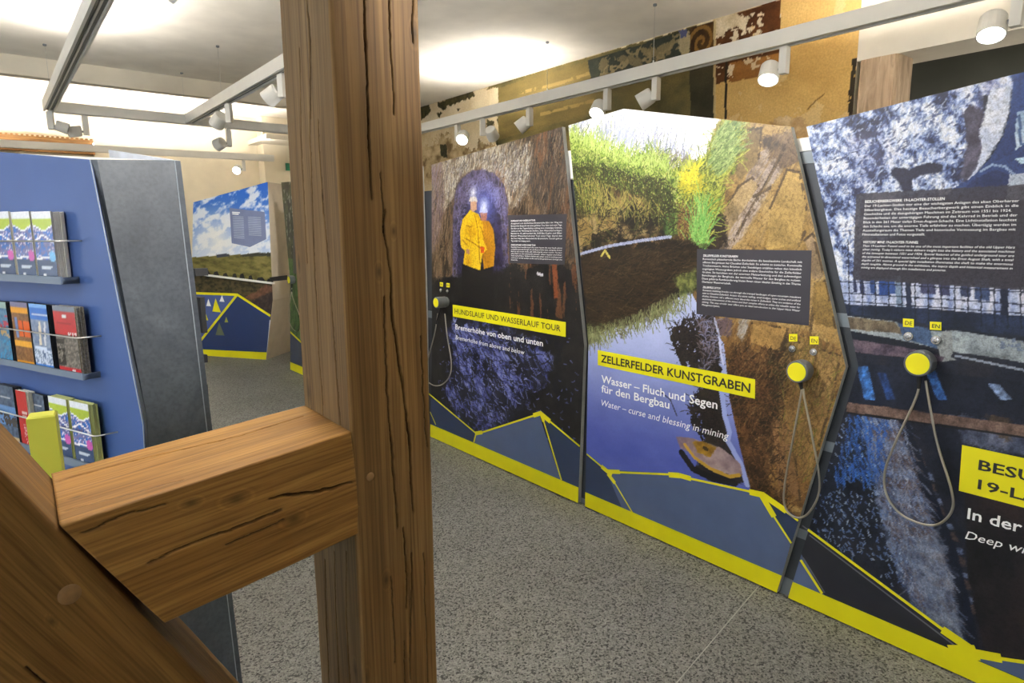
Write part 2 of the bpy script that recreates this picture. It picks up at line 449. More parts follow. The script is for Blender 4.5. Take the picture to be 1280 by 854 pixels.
# right wall: old paint layers on plaster
WP = Plane((XW, 0, 0), (0, -1, 0), (-1, 0, 0))
def mural():
    ns, nt = 760, 170
    s = np.linspace(-YBEAM-.02, -2.243, ns); t = np.r_[np.linspace(0, 1.88, 20), np.linspace(1.9, CEIL, nt-20)]
    S, T = np.meshgrid(s, t); S = S.ravel(); T = T.ravel()
    c = Canvas(WP, S, T, (226, 208, 170)); c.kf = 1.5
    c.c = c.tone(c.n(3, 3, 5), (214, 194, 156), (236, 222, 190))
    # lower masonry showing through on the far end
    c.fill([(525, 185), (560, 178), (600, 185), (640, 190), (640, 230), (525, 230)], c.tone(c.n(5, 6, 5), (120, 98, 66), (196, 172, 130), (222, 200, 158)), .25, 3.5)
    for pts in ([(522, 128), (536, 129), (540, 139), (533, 144), (526, 150), (522, 150)], [(547, 128), (566, 122), (590, 113), (594, 119), (580, 126), (562, 132), (556, 137), (548, 134)],
                [(544, 141), (554, 140), (549, 148)], [(571, 135), (577, 136), (573, 139)], [(550, 182), (558, 181), (560, 196), (552, 198)], [(609, 150), (618, 150), (614, 164), (609, 160)], [(622, 144), (630, 140), (630, 205), (619, 178), (625, 160)]):
        c.fill(pts, c.tone(c.n(9), (52, 50, 34), (96, 88, 52)), .05, 9)
    # dark olive field
    ol = c.tone(c.n(2.2, 3.2, 5), (74, 68, 40), (98, 90, 54), (120, 106, 64))
    c.fill([(623, 150), (623, 109), (608, 112), (612, 107), (894, 26), (894, 330), (623, 330)], ol, .02, 7)
    c.fill([(623, 110), (745, 74), (745, 140), (623, 175)], c.tone(c.n(1.5, 9, 4), (104, 90, 48), (138, 116, 66)), .02, 5, alpha=.55)
    for ln in ([(650, 116), (700, 104), (760, 84)], [(676, 143), (716, 133), (742, 126)]):
        c.put(c.near(ln, .017) & (c.n(7) > .4), (168, 142, 88), .75)
    # painted frieze under the ceiling
    fr = c.fill([(735, 76), (894, 26), (894, 63), (740, 108)], c.tone(c.n(4, 4, 4), (40, 46, 40), (62, 66, 54)), .01, 6)
    sw = np.abs(c.n(2.3, 3.0, 3, 77)-.5) < .026
    c.put(fr & sw & (c.n(1.6, 2, 2, 12) > .42), (150, 132, 96), .8)
    c.fill([(800, 62), (830, 55), (846, 48), (838, 66), (824, 75), (806, 70)], (142, 124, 88), .08, 8, alpha=.8)
    c.fill([(768, 72), (790, 66), (804, 82), (796, 84), (784, 76)], (136, 120, 86), .07, 9, alpha=.7)
    c.fill([(752, 72), (762, 72), (758, 90), (766, 96), (756, 100), (750, 84)], (130, 116, 84), .06, 9, alpha=.7)
    c.fill([(850, 40), (862, 38), (862, 70), (852, 74), (848, 60)], (176, 160, 124), .07, 10, alpha=.9)
    c.fill([(848, 38), (858, 36), (859, 45), (851, 47)], (86, 92, 130), .03, 8)
    br = c.fill([(862, 35), (893, 26), (893, 63), (863, 71)], c.tone(c.n(6), (52, 32, 12), (96, 66, 26)), .01, 5)
    q = WP.st(877, 53); d = np.hypot((S-q[0])*1.1, T-q[1]); an = np.arctan2(T-q[1], S-q[0])
    c.put(br & (d < .24) & (np.sin(d*75-an*1.0) > .35), (150, 112, 52), .8)
    c.fill([(862, 70), (894, 62), (894, 330), (866, 330)], c.tone(c.n(3, 3), (46, 44, 32), (70, 64, 44)), .01, 5)
    # ochre fields and the brown painted patch beside them
    oc = c.tone(c.n(1.6, 2.2, 5), (196, 158, 92), (212, 174, 106), (222, 186, 118))
    c.fill([(894, 100), (1090, 60), (1090, 330), (894, 330)], oc)
    c.fill([(976, -60), (1090, -60), (1090, 330), (976, 330)], oc)
    bn = c.fill([(894, 26), (976, -2), (976, 42), (976, 74), (894, 106)], c.tone(c.n(5, 9, 4), (70, 38, 16), (98, 58, 26)), .006, 8)
    c.fill([(912, 80), (976, 66), (976, 92), (912, 103)], c.tone(c.n(3, 10, 4), (128, 84, 36), (160, 112, 54)), .01, 8)
    c.put(bn & (c.n(9, 12, 4, 33) > .635), (226, 208, 176))
    c.fill([(894, 24), (925, 16), (938, 20), (930, 34), (915, 32), (905, 44), (896, 44)], c.tone(c.n(9), (196, 176, 140), (232, 216, 186)), .07, 7)
    c.fill([(928, 28), (934, 27), (934, 41), (928, 41)], (232, 216, 186), .03, 12)
    c.fill([(912, 82), (918, 80), (916, 94), (909, 94)], (232, 216, 186), .03, 12)
    c.put((c.n(2.6, 2.6, 5, 71) > .655) & c.mask([(894, 40), (1090, -10), (1090, 330), (894, 330)]), (226, 196, 140), .8)
    c.fill([(955, 158), (985, 146), (1005, 150), (1010, 175), (950, 175)], c.tone(c.n(8), (170, 132, 84), (226, 200, 156)), .1, 6)
    c.put(c.near([(1010, 136), (1022, 124), (1030, 118)], .006), (120, 92, 50), .8)
    c.put(c.near([(893.5, 20), (893.5, 170)], .012), (206, 182, 132), .9)
    c.put(c.near([(908, 78), (907, 148)], .012), (40, 32, 20))
    c.put((S > -2.3) & (T < 2.74) & (c.n(14, 5) > .38) & (S > -2.262-.03*c.n(9, 6)), (46, 38, 28))
    P = np.stack([np.full(len(S), XW-.002), -S, T], 1)
    i = np.arange(nt-1)[:, None]*ns+np.arange(ns-1)[None, :]
    F = np.stack([i, i+1, i+ns+1, i+ns], -1).reshape(-1, 4)
    return P, F, c.rgb()
wr = tag(MB().aabb(XW, XW+.4, 2.243, Y1, 0, CEIL2).build('wall_right', wall_m), kind='structure')
P_, F_, C_ = mural()
mur = print_mat('old_wall_paint', .8, .14, 70., .2)
big_mesh('paint_layer', P_, F_, C_, mur, wr)
# white lintel over the wide opening and the dim room behind it
tag(MB().aabb(XW, XW+.4, Y0, 2.243, 2.715, CEIL).build('wall_lintel', plaster('lintel_white', (236, 230, 218))), kind='structure')
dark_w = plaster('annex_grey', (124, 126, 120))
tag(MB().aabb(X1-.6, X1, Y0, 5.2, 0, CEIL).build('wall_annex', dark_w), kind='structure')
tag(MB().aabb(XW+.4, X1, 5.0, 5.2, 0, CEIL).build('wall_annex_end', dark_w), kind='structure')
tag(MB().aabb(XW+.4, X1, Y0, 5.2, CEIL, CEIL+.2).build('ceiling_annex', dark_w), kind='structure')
# exposed old jamb post in the opening
jm, nt_, bs_ = new_mat('old_jamb_wood')
v_ = coords(nt_, (30, 30, 4)); f_ = noise(nt_, v_, 1., 7, .65, .6)
nt_.links.new(ramp(nt_, f_, [(.3, (136, 114, 92)), (.55, (184, 160, 132)), (.75, (208, 188, 162))]), bs_.inputs['Base Color']); bs_.inputs['Roughness'].default_value = .8
bump(nt_, bs_, f_, .5, .006)
ob = MB(); 
rows = []
random.seed(4)
for z in np.linspace(0, 2.715, 19):
    j = [random.uniform(-.006, .006) for _ in range(6)]
    rows.append([(XW-.01+j[0], 2.215+j[1], z), (XW-.015, 2.1+j[2], z), (XW-.01+j[3], 1.985+j[4], z), (XW+.01, 1.965, z), (XW+.24, 1.96, z), (XW+.24, 2.22, z)])
ob.rings(rows)
jp = ob.build('jamb_post', jm); tag(jp, 'rough old timber jamb post beside the ochre painted wall', 'post')

# ================================================================== TIMBER FRAME
AL = heading(42.0); ND = heading(-37.5)       # along the front face to the right; into the depth
PC = CAM + aim(433, 427)*(1.1/np.hypot(*aim(433, 427)[:2])); PC[2] = 0
FN = np.cross(AL, ZUP)                        # normal of the frame's front plane
def on_frame(px, py):                         # (u along AL from the post corner, z) on the front plane
    q = hit(px, py, FN, FN@PC) - PC; return np.array([q@AL, q[2]])
LN = np.cross(ND, ZUP)
def on_left(px, py):                          # (depth, z) on the post's left face
    q = hit(px, py, LN, LN@PC) - PC; return np.array([q@ND, q[2]])
PW, PD = on_frame(536, 427)[0], on_left(375, 427)[0]
RAILD = .225
def timber(name, org, ax, length, W, D, u, n, mat, parent, fine, cracks=(), knots=(), step=.0017, sides=('front', 'left'), end0=0., end1=0., topshade=None, rr=.007, wob=.0015, seed=1, daylit_left=False):
    """Squared timber: a welded tube with rounded arrises. Faces listed in `sides` and the stretch `fine` along it are dense, and
    the cracks (face, [(across, along)...], width, depth) are pressed into it."""
    ax, u, n = [np.array(q, float) for q in (ax, u, n)]
    loop = []                                 # (across u, across n, normal u, normal n, face id, coordinate on the face)
    def run(face, L, f, nu, nn, dense):
        k = max(2, int(L/(step if dense else .03)))
        for q in np.linspace(rr, L-rr, k):
            a, b = f(q); loop.append((a, b, nu, nn, face, q))
    def arc(cx, cy, a0, a1):
        for q in np.linspace(a0, a1, 5)[1:-1]: loop.append((cx+rr*math.cos(q), cy+rr*math.sin(q), math.cos(q), math.sin(q), 'edge', 0.))
    h = math.pi/2
    run('front', W, lambda q: (q, 0), 0, -1, 'front' in sides); arc(W-rr, rr, -h, 0)
    run('right', D, lambda q: (W, q), 1, 0, 'right' in sides); arc(W-rr, D-rr, 0, h)
    run('back', W, lambda q: (W-q, D), 0, 1, 'back' in sides); arc(rr, D-rr, h, 2*h)
    run('left', D, lambda q: (0, D-q), -1, 0, 'left' in sides); arc(rr, rr, 2*h, 3*h)
    A = np.array([l[0] for l in loop]); B = np.array([l[1] for l in loop]); NU = np.array([l[2] for l in loop]); NN = np.array([l[3] for l in loop])
    face = np.array([l[4] for l in loop]); Q = np.array([l[5] for l in loop])
    f0, f1 = max(fine[0], 0.), min(fine[1], length)
    tl = np.r_[np.linspace(0, f0, max(2, int(f0/.04)))[:-1] if f0 > .01 else [], np.linspace(f0, f1, int((f1-f0)/(step*1.8))), np.linspace(f1, length, max(2, int((length-f1)/.04)))[1:] if f1 < length-.001 else []]
    nl, nr = len(loop), len(tl)
    dep = np.zeros((nr, nl)); shade = np.ones((nr, nl, 3))
    dep += wob*2*(fbm(np.repeat(tl[:, None], nl, 1)*5, np.tile(A*9+B*14, (nr, 1))+seed, 3, seed)-.5)
    grey = fbm(np.repeat(tl[:, None], nl, 1)*2.2, np.tile((A+B)*16, (nr, 1))+3, 4, seed+40)
    shade *= (.78+.44*grey)[..., None]
    if daylit_left: shade[:, np.where(face == 'left')[0]] *= np.array([.76, .87, 1.15])  # cool daylight on the left face, painted into the wood colour
    for fc, path, w, d in cracks:
        col = np.where(face == fc)[0]
        if fc == 'left': qq = D-Q[col]
        elif fc == 'right': qq = Q[col]
        else: qq = Q[col]
        path = sorted(path, key=lambda p: p[1]); y = np.array([p[1] for p in path]); x = np.array([p[0] for p in path])
        r = np.where((tl >= y[0]) & (tl <= y[-1]))[0]
        if not len(r): continue
        cx = np.interp(tl[r], y, x) + .006*(fbm(tl[r]*24, tl[r]*0+w*1e4, 3, seed+7)-.5) + .003*(fbm(tl[r]*95, tl[r]*0+w*2e4, 3, seed+8)-.5)
        e = np.clip(np.minimum(tl[r]-y[0], y[-1]-tl[r])/(.22*(y[-1]-y[0])+1e-6), 0, 1)
        ww = np.maximum(.0011, .52*w*(.25+.75*e)*(.35+1.3*fbm(tl[r]*26, tl[r]*0+3+w*900, 4, seed+9)))
        g = np.exp(-((qq[None, :]-cx[:, None])/ww[:, None])**2)
        dep[np.ix_(r, col)] += -d*g
        shade[np.ix_(r, col)] *= (1-.86*np.clip(g*1.2, 0, 1))[..., None]*np.array([1, .98, .95])
    for fc, q0, y0, r0 in knots:
        col = np.where(face == fc)[0]; qq = D-Q[col] if fc == 'left' else Q[col]
        r = np.where(abs(tl-y0) < r0*4)[0]
        if not len(r): continue
        dd = np.hypot((qq[None, :]-q0)/r0, (tl[r][:, None]-y0)/(r0*1.9))
        sh = 1-.6*np.exp(-(dd*1.6)**2)-.15*np.exp(-((dd-1.2)*3)**2)*np.sin(dd*9)
        shade[np.ix_(r, col)] *= sh[..., None]
    o = np.array(org, float)
    off0 = end0*A; off1 = end1*A              # slanted ends (shift along the axis, proportional to the position across)
    P = np.zeros((nr, nl, 3))
    AA = A[None, :]+NU[None, :]*dep; BB = B[None, :]+NN[None, :]*dep
    k = tl/length
    along = tl[:, None] + (1-k)[:, None]*off0[None, :] + k[:, None]*off1[None, :]
    P = o + AA[..., None]*u + BB[..., None]*n + along[..., None]*ax
    i = np.arange(nr-1)[:, None]*nl+np.arange(nl)[None, :]; j = np.arange(nr-1)[:, None]*nl+(np.arange(nl)+1)[None, :] % nl
    F = np.stack([i, j, j+nl, i+nl], -1).reshape(-1, 4)
    P = P.reshape(-1, 3); shade = shade.reshape(-1, 3)
    # end caps as fans
    c0 = len(P); P = np.vstack([P, P[:nl].mean(0), P[(nr-1)*nl:nr*nl].mean(0)]); shade = np.vstack([shade, [[.8]*3, [.8]*3]])
    a = np.arange(nl); b = (a+1) % nl
    F = np.vstack([F, np.stack([b, a, np.full(nl, c0), np.full(nl, c0)], 1), np.stack([a+(nr-1)*nl, b+(nr-1)*nl, np.full(nl, c0+1), np.full(nl, c0+1)], 1)])
    me = bpy.data.meshes.new(name); me.materials.append(mat); org2 = WORLD[parent.name]
    FF = [tuple(q) if q[2] != q[3] else tuple(q[:3]) for q in F.tolist()]
    me.from_pydata((P-org2).tolist(), [], FF)
    at = me.color_attributes.new('Col', 'FLOAT_COLOR', 'POINT'); at.data.foreach_set('color', np.c_[shade, np.ones(len(P))].astype(np.float32).ravel())
    me.polygons.foreach_set('use_smooth', [True]*len(me.polygons)); me.update()
    ob = bpy.data.objects.new(name, me); COL.objects.link(ob); ob.parent = parent; WORLD[ob.name] = org2
    return ob
oakz = wood_mat('oak_upright', 2, (124, 99, 64), (152, 123, 82))
frame = thing('timber_frame', PC, 'old oak half-timber frame in the foreground: thick post, rail and diagonal brace with pegs', 'timber frame')
fr_c = lambda pts: [tuple(on_frame(*p)) for p in pts]
lf_c = lambda pts: [tuple(on_left(*p)) for p in pts]
post_cracks = [
    ('front', fr_c([(455, -40), (456, 30), (459, 100), (462, 180), (464, 250)]), .0026, .012),
    ('front', fr_c([(485, -30), (487, 40), (491, 90), (493, 145)]), .0015, .006),
    ('front', fr_c([(481, 262), (480, 285), (484, 310), (489, 345), (490, 400), (502, 470), (507, 510), (512, 560), (516, 640)]), .0030, .013),
    ('front', fr_c([(479, 370), (483, 480), (490, 570), (497, 660)]), .0022, .010),
    ('front', fr_c([(476, 215), (480, 265), (482, 300)]), .0012, .005),
    ('front', fr_c([(504, 660), (509, 720), (508, 760)]), .0030, .012),
    ('front', fr_c([(506, 800), (507, 830), (508, 900)]), .0026, .010),
    ('front', fr_c([(489, 720), (492, 780), (494, 830)]), .0015, .006),
    ('front', fr_c([(515, 690), (514, 760), (513, 850)]), .0014, .006),
    ('front', fr_c([(530, 690), (532, 760), (535, 854)]), .0013, .005),
    ('front', fr_c([(526, 420), (531, 520), (534, 560)]), .0010, .004),
    ('front', fr_c([(517, -10), (515, 30), (517, 55)]), .0016, .006),
    ('left', lf_c([(382, -30), (385, 25), (387, 60), (388, 150)]), .0034, .014),
    ('left', lf_c([(387, 140), (390, 230), (393, 330), (399, 450), (404, 522)]), .0020, .009),
    ('left', lf_c([(398, 150), (403, 240), (412, 350), (420, 450), (426, 532)]), .0022, .010),
    ('left', lf_c([(374, 60), (378, 200), (384, 330)]), .0012, .005),
    ('left', lf_c([(433, 690), (434, 780), (436, 830), (440, 890)]), .0022, .010),
    ('left', lf_c([(418, 690), (420, 780), (424, 860)]), .0014, .006),
    ('left', lf_c([(406, 700), (408, 780), (412, 870)]), .0014, .006)]
kn = lambda fc, p, r: (fc, *(on_frame(*p) if fc == 'front' else on_left(*p)), r)
post_knots = [kn('front', (492, 289), .007), kn('front', (474, 340), .008), kn('front', (483, 725), .009), kn('front', (457, 848), .010), kn('front', (518, 42), .011), kn('left', (444, 838), .012), kn('left', (386, 490), .014), kn('left', (374, 330), .010), kn('left', (403, 245), .006)]
post = timber('post', PC, ZUP, CEIL, PW, PD, AL, ND, oakz, frame, (.55, 2.45), post_cracks, post_knots, seed=3, daylit_left=True)
# rail: from the brace to the post, its front flush with the post
zR1, zR0 = on_frame(434, 541)[1], on_frame(442, 671)[1]
uL, zL = on_frame(74.4, 657); uLb, zLb = on_frame(192.6, 780)
RH = zR1-zR0
rax = AL*(-uL) + ZUP*(zR1-zL); rlen = np.linalg.norm(rax); rax /= rlen
rup = ZUP - rax*(rax@ZUP); rup /= np.linalg.norm(rup)
def timber_obj_mat(name, ax, dark, light):    # wood whose grain runs along a given world direction
    m, nt, bs = new_mat(name)
    ax = np.array(ax)/np.linalg.norm(ax); e = Vector(ax).to_track_quat('X', 'Z').inverted().to_euler()
    tc = nt.nodes.new('ShaderNodeTexCoord')
    def vec(sc):
        m1 = nt.nodes.new('ShaderNodeMapping'); m1.inputs['Rotation'].default_value = e; nt.links.new(tc.outputs['Object'], m1.inputs[0])
        m2 = nt.nodes.new('ShaderNodeMapping'); m2.inputs['Scale'].default_value = sc; nt.links.new(m1.outputs[0], m2.inputs[0]); return m2.outputs[0]
    g = noise(nt, vec((1.8, 58, 58)), 1., 8, .62, .9); w = noise(nt, vec((.6, 13, 13)), 1.3, 4, .5, 1.6); fine = noise(nt, vec((7, 260, 260)), 1., 3)
    base = ramp(nt, g, [(.28, dark), (.5, tuple((np.array(dark)+np.array(light))/2)), (.74, light)])
    c = mix(nt, 1., mix(nt, 1., base, ramp(nt, w, [(.3, (196, 182, 160)), (.7, (255, 250, 240))]), 'MULTIPLY'), ramp(nt, fine, [(.3, (200, 192, 182)), (.58, (255, 255, 255))]), 'MULTIPLY')
    a = nt.nodes.new('ShaderNodeVertexColor'); a.layer_name = 'Col'
    nt.links.new(mix(nt, 1., c, a.outputs[0], 'MULTIPLY'), bs.inputs['Base Color'])
    bs.inputs['Roughness'].default_value = .6; bs.inputs['Specular IOR Level'].default_value = .25; bump(nt, bs, g, .35, .0015)
    return m
oakr = timber_obj_mat('oak_rail', rax, (148, 112, 60), (184, 144, 84))
# tube axes for the rail: "across" runs downwards from the top arris, so that 'front' is its front face and 'left' its top
r_org = PC + AL*uL + ZUP*zL
dn = -rup
def rl(px, py):                               # (down from the top arris, along) on the rail's front
    q = on_frame(px, py); p = PC + AL*q[0] + ZUP*q[1] - r_org; return (p@dn, p@rax)
TN = np.cross(rax, ND); TN /= np.linalg.norm(TN)
def rt(px, py):                               # (depth, along) on the rail's top
    q = hit(px, py, TN, TN@r_org) - r_org; b = q - rax*(q@rax)
    return (np.linalg.norm(b)/np.linalg.norm(ND-rax*(ND@rax)), q@rax-(ND@rax)*np.linalg.norm(b)/np.linalg.norm(ND-rax*(ND@rax)))
rail_cracks = [
    ('front', [rl(*p) for p in [(140, 722), (190, 700), (250, 676), (300, 658), (340, 642)]], .0022, .010),
    ('front', [rl(*p) for p in [(325, 628), (355, 622), (382, 619), (410, 612), (440, 603)]], .0034, .012),
    ('front', [rl(*p) for p in [(250, 694), (290, 678), (340, 655)]], .0012, .005),
    ('front', [rl(*p) for p in [(90, 672), (140, 650), (200, 632)]], .0010, .003),
    ('left', [rt(*p) for p in [(70, 602), (150, 580), (230, 562), (300, 545), (380, 520)]], .0022, .010),
    ('left', [rt(*p) for p in [(80, 640), (160, 618), (230, 600)]], .0009, .003)]
rail_knots = [('front', *rl(352, 655), .012), ('front', *rl(230, 632), .008), ('front', *rl(285, 628), .012), ('left', *rt(96, 622), .006)]
slant = (uLb-uL)/(zL-zLb)
timber('rail', r_org, rax, rlen, RH, RAILD, dn, ND, oakr, frame, (-.1, 2.), rail_cracks, rail_knots, sides=('front', 'left'), end0=slant, end1=.02, seed=8, rr=.004)
# brace: steep diagonal from upper left to the foot of the post
b0, b1 = on_frame(0, 585), on_frame(258, 854)
bd = (b1-b0)/np.linalg.norm(b1-b0)
bax = AL*bd[0] + ZUP*bd[1]
bperp = -(AL*(-bd[1]) + ZUP*bd[0])            # towards lower left, across the front face
bstart = b0 - bd*.9
b_org = PC + AL*bstart[0] + ZUP*bstart[1]
blen = (0.0-bstart[0])/bd[0] + .03
oakb = timber_obj_mat('oak_brace', bax, (112, 83, 42), (142, 110, 60))
def br(px, py):
    q = on_frame(px, py); p = PC + AL*q[0] + ZUP*q[1] - b_org; return (p@bperp, p@bax)
brace_cracks = [('front', [br(*p) for p in [(30, 835), (60, 860), (90, 895)]], .0022, .006)]
timber('brace', b_org - FN*(-.0), bax, blen, .24, RAILD, bperp, ND, oakb, frame, (.7, 1.7), brace_cracks, [('front', *br(65, 777), .005)], sides=('front', 'left'), seed=14)
peg_m = plain('oak_peg', (124, 92, 54), .6, var=.12, scale=60)
for nm, p, r in (('peg', (87, 743), .0145), ('peg', (463, 596), .0085)):
    q = on_frame(*p); c = PC + AL*q[0] + ZUP*q[1]
    spin(c - FN*.004, FN*(1 if FN@FW < 0 else -1), [(-.006, r), (.0035, r*.98), (.0055, r*.85), (.006, r*.4)], 18).build(nm, peg_m, frame, smooth=True)

# ================================================================== LIGHTING TRACKS AND LAMPS
ZT, TH, TW = 2.745, .100, .096
def track(name, a, b, parent=None, label=None, uplights=(), wires=()):
    a, b = np.array([*a, 0.]), np.array([*b, 0.]); d = b-a; d /= np.linalg.norm(d); n = np.cross(d, ZUP)
    prof = [(-TW/2, 0), (-.030, 0), (-.030, .022), (-.006, .022), (-.006, .006), (.006, .006), (.006, .022), (.030, .022), (.030, 0), (TW/2, 0), (TW/2, TH), (-TW/2, TH)]
    def ring(p): return [p + n*x + ZUP*(ZT+z) for x, z in prof]
    root = parent or thing(name, (a+b)/2+ZUP*ZT, label, 'lighting track')
    MB().rings([ring(a), ring(b)]).build('track_profile', white_metal, root)
    for x in (-.018, .018):
        MB().box(a+n*(x-.011)+ZUP*(ZT+.014), b-a, n*.022, ZUP*.0078).build('conductor_rail', track_slot, root)
    for c, L in uplights:
        p = a+d*c
        MB().box(p-d*L/2-n*.022+ZUP*(ZT+TH-.012), d*L, n*.044, ZUP*.0135).build('uplight_strip', uplight_m, root)
    for c, top in wires:
        p = a+d*c
        MB().tube([p+ZUP*(ZT+TH), p+ZUP*(ZT+TH+.03)], .006, 8).build('wire_socket', white_metal, root)
        MB().tube([p+ZUP*(ZT+TH+.02), p+ZUP*(top-.01)], .0016, 6).build('suspension_wire', wire_m, root)
        spin(p+ZUP*(top-.018), ZUP, [(0, .008), (.004, .016), (.018, .016)], 12).build('ceiling_fixing', grey_metal, root)
    return root
tr = track('lighting_track', (4.345, .2), (4.345, 8.1), None, 'long white ceiling track hanging in front of the old painted wall', [(1.6, 1.0), (5.6, 1.1)], [(3.34, CEIL), (4.62, CEIL), (.6, CEIL)])
tl = track('lighting_track', (.62, 1.30), (.62, 8.19), None, 'white track grid of two long runs and one cross piece above the blue stand', [(1.0, 1.4), (4.7, 1.6)], [(.5, CEIL), (6.5, CEIL)])
track('', (1.92, -.6), (1.92, 8.16), tl, None, [(1.2, 1.4), (4.2, 1.2)], [(7.46, CEIL), (3.5, CEIL)])
track('', (.62, 8.2), (3.4, 8.2), tl, None, [], [(1.27, CEIL)])
tf = track('lighting_track', (-1.2, 11.95), (3.95, 11.36), None, 'far white track hanging in the rear bay before the back wall', [(1.0, 1.5), (3.3, 1.5), (4.6, .7)], [(2.6, CEIL2), (.6, CEIL2)])

def lamp(p, dirv, lit, label, side=(0, 1, 0), hr=.07, hl=.125, stem=.17, energy=0., size=70., group='track spotlights', col=(1., .985, .955)):
    p = np.array([p[0], p[1], ZT]); side = np.array(side, float); side /= np.linalg.norm(side)
    d = np.array(dirv, float); d /= np.linalg.norm(d)
    L = thing('track_spotlight', p, label, 'spotlight', group)
    MB().aabb(p[0]-.015, p[0]+.015, p[1]-.015, p[1]+.015, ZT-.012, ZT-.0005).build('track_adapter', white_metal, L)
    fw = np.cross(side, ZUP)
    MB().box(p-side*.026-fw*.026-ZUP*(.012+stem), side*.052, fw*.052, ZUP*stem).build('driver_box', white_metal, L)
    hc = p+side*(.026+hr*.95+.012)-ZUP*(stem-.015)
    spin(p+side*.02-ZUP*(stem-.02), side, [(0, .012), (.05, .012)], 10).build('pivot', grey_metal, L)
    hd = spin(hc-d*hl*.5, d, [(0, hr*.80), (.012, hr*.92), (hl*.55, hr*.97), (hl, hr), (hl, hr*.9), (hl-.010, hr*.86)], 24).build('lamp_head', white_metal, L)
    spin(hc+d*(hl*.5-.012), d, [(0, hr*.86), (.006, hr*.84)], 24).build('lens', lamp_glow if lit else lamp_off, hd)
    if energy:
        ld = bpy.data.lights.new('spot_beam', 'SPOT'); ld.energy = energy*SPOT_W; ld.spot_size = math.radians(size); ld.spot_blend = .9; ld.shadow_soft_size = .06; ld.color = col
        lo = bpy.data.objects.new('spot_beam', ld); COL.objects.link(lo); lo.parent = L
        lo.location = tuple(hc+d*(hl*.5+.03)-p); lo.rotation_euler = Vector(d).to_track_quat('-Z', 'Y').to_euler()
    return L
def yt(px, py, X): return at_z(px, py, ZT-.01)[1]
RX = 4.345
cl = np.array([-FW[0], -FW[1], 0])            # towards the viewer
lamp((RX, at_x(572, 160, RX)[1]), (-.55, -.45, -.55), True, 'small lit spotlight at the far end of the long track, its face to the viewer', side=(0, -1, 0), energy=25)
lamp((RX, at_x(603, 158, RX)[1]), (.6, .3, -.5), False, 'spotlight turned away, next to the far lit one on the long track', side=(.8, -.3, 0), energy=20)
lamp((RX, at_x(662, 148, RX)[1]), (-.5, .5, -.55), False, 'pale spotlight turned away above the tunnel panel, on the long track')
lamp((RX, at_x(759, 128, RX)[1]), (-.62, -.22, -.8), True, 'lit spotlight just above the peak of the water ditch panel', energy=25)
lamp((RX, at_x(820, 115, RX)[1]), (-.45, .75, -.5), False, 'spotlight turned away right of the lit one above the water ditch panel')
lamp((RX, at_x(980, 82, RX)[1]), (-.45, -.15, -.85), True, 'lit spotlight in front of the ochre painted wall', energy=30)
lamp((RX, at_x(1271, 20, RX)[1]), (-.45, -.1, -.9), True, 'large lit spotlight at the right edge before the dark opening', energy=30)
lamp((.62, 8.12), (.75, -.1, -.25), False, 'spotlight at the end of the left track, pointing right', side=(.9, -.3, 0), hr=.055, hl=.11)
lamp((at_y(106, 148, 8.2)[0], 8.2), (-.2, -.2, 1.), False, 'round grey spotlight on the cross piece, above the wooden wall beam', side=(-1, 0, 0), hl=.1, stem=.19)
lamp((1.92, at_x(286, 140, 1.92)[1]), (-.2, .6, -.5), False, 'spotlight under the middle track run near the cross piece', side=(-.6, .6, 0))
lamp((at_y(285, 160, 8.2)[0], 8.2), (-.5, .8, -.35), False, 'grey spotlight hanging from the cross piece above the sky panel', side=(-1, 0, 0), hl=.1, stem=.2)
lamp((1.92, at_x(353, 112, 1.92)[1]), (-.5, .5, -.5), False, 'spotlight half hidden by the oak post, on the middle track run', side=(-.4, .8, 0))
lamp((1.92, 4.45), (.25, 3.6, -1.25), True, 'added spotlight, unseen behind the oak post, lighting the sky panel', energy=120, size=40, side=(.4, .8, 0))  # extra lamp added out of sight to brighten the sky panel
fx = at_z(307, 199, ZT); fy = 11.95-(fx[0]+1.2)*.59/5.15
lamp((fx[0], fy), (-.5, -.8, -.5), True, 'lit spotlight on the far track in the rear bay', side=(-.8, .3, 0), energy=30)
# lamps of the same runs further along, above the picture
for y, ty, lab in ((1.72, -.2, 'out of sight'), (2.1, .9, 'before the rock face panel'), (2.5, 1.7, 'before the water ditch panel'), (2.9, 2.6, 'before the gap beside the tunnel panel'), (3.25, 3.5, 'before the tunnel panel')):
    lamp((.62, y), (1.79, ty-y, -1.02), True, 'spotlight on the left track run ' + lab, energy=PANEL_W*(.2 if ty < 0 else .8 if ty < 1 else 1.), size=56, side=(1, 0, 0), group='spotlights aimed at the panel wall')
# an unseen run added left of the viewer lights the blue stand and the rail
tw_ = track('lighting_track', (-1.55, -.6), (-1.55, 3.4), None, 'white track run added unseen over the left side of the room', [(1.6, 1.4)], [(.6, CEIL), (3.4, CEIL)])
for y, dv, lab in ((.6, (1.5, 1.25, -1.25), 'nearest the viewer'), (1.4, (1.5, .9, -1.35), 'in the middle'), (2.2, (1.4, .2, -1.3), 'at the far end')):
    lamp((-1.55, y), dv, True, 'added unseen spotlight on the left side track run ' + lab, energy=STAND_W, size=70, side=(1, 0, 0), group='added spotlights aimed at the blue stand')
FT = CAM + aim(190, 230)*(2.05/np.hypot(*aim(190, 230)[:2]))
lamp((1.92, -.25), tuple(FT-np.array([1.92, -.25, ZT-.15])), True, 'spotlight on the middle track run behind the viewer', energy=200, size=28, side=(-1, 0, 0), group='spotlights above the oak frame')
lamp((.62, 1.42), (-.36, -.5, -1.4), True, 'spotlight at the near end of the left track run, above the oak rail', energy=RAIL_W, size=42, side=(-1, .1, 0), group='spotlights above the oak frame')
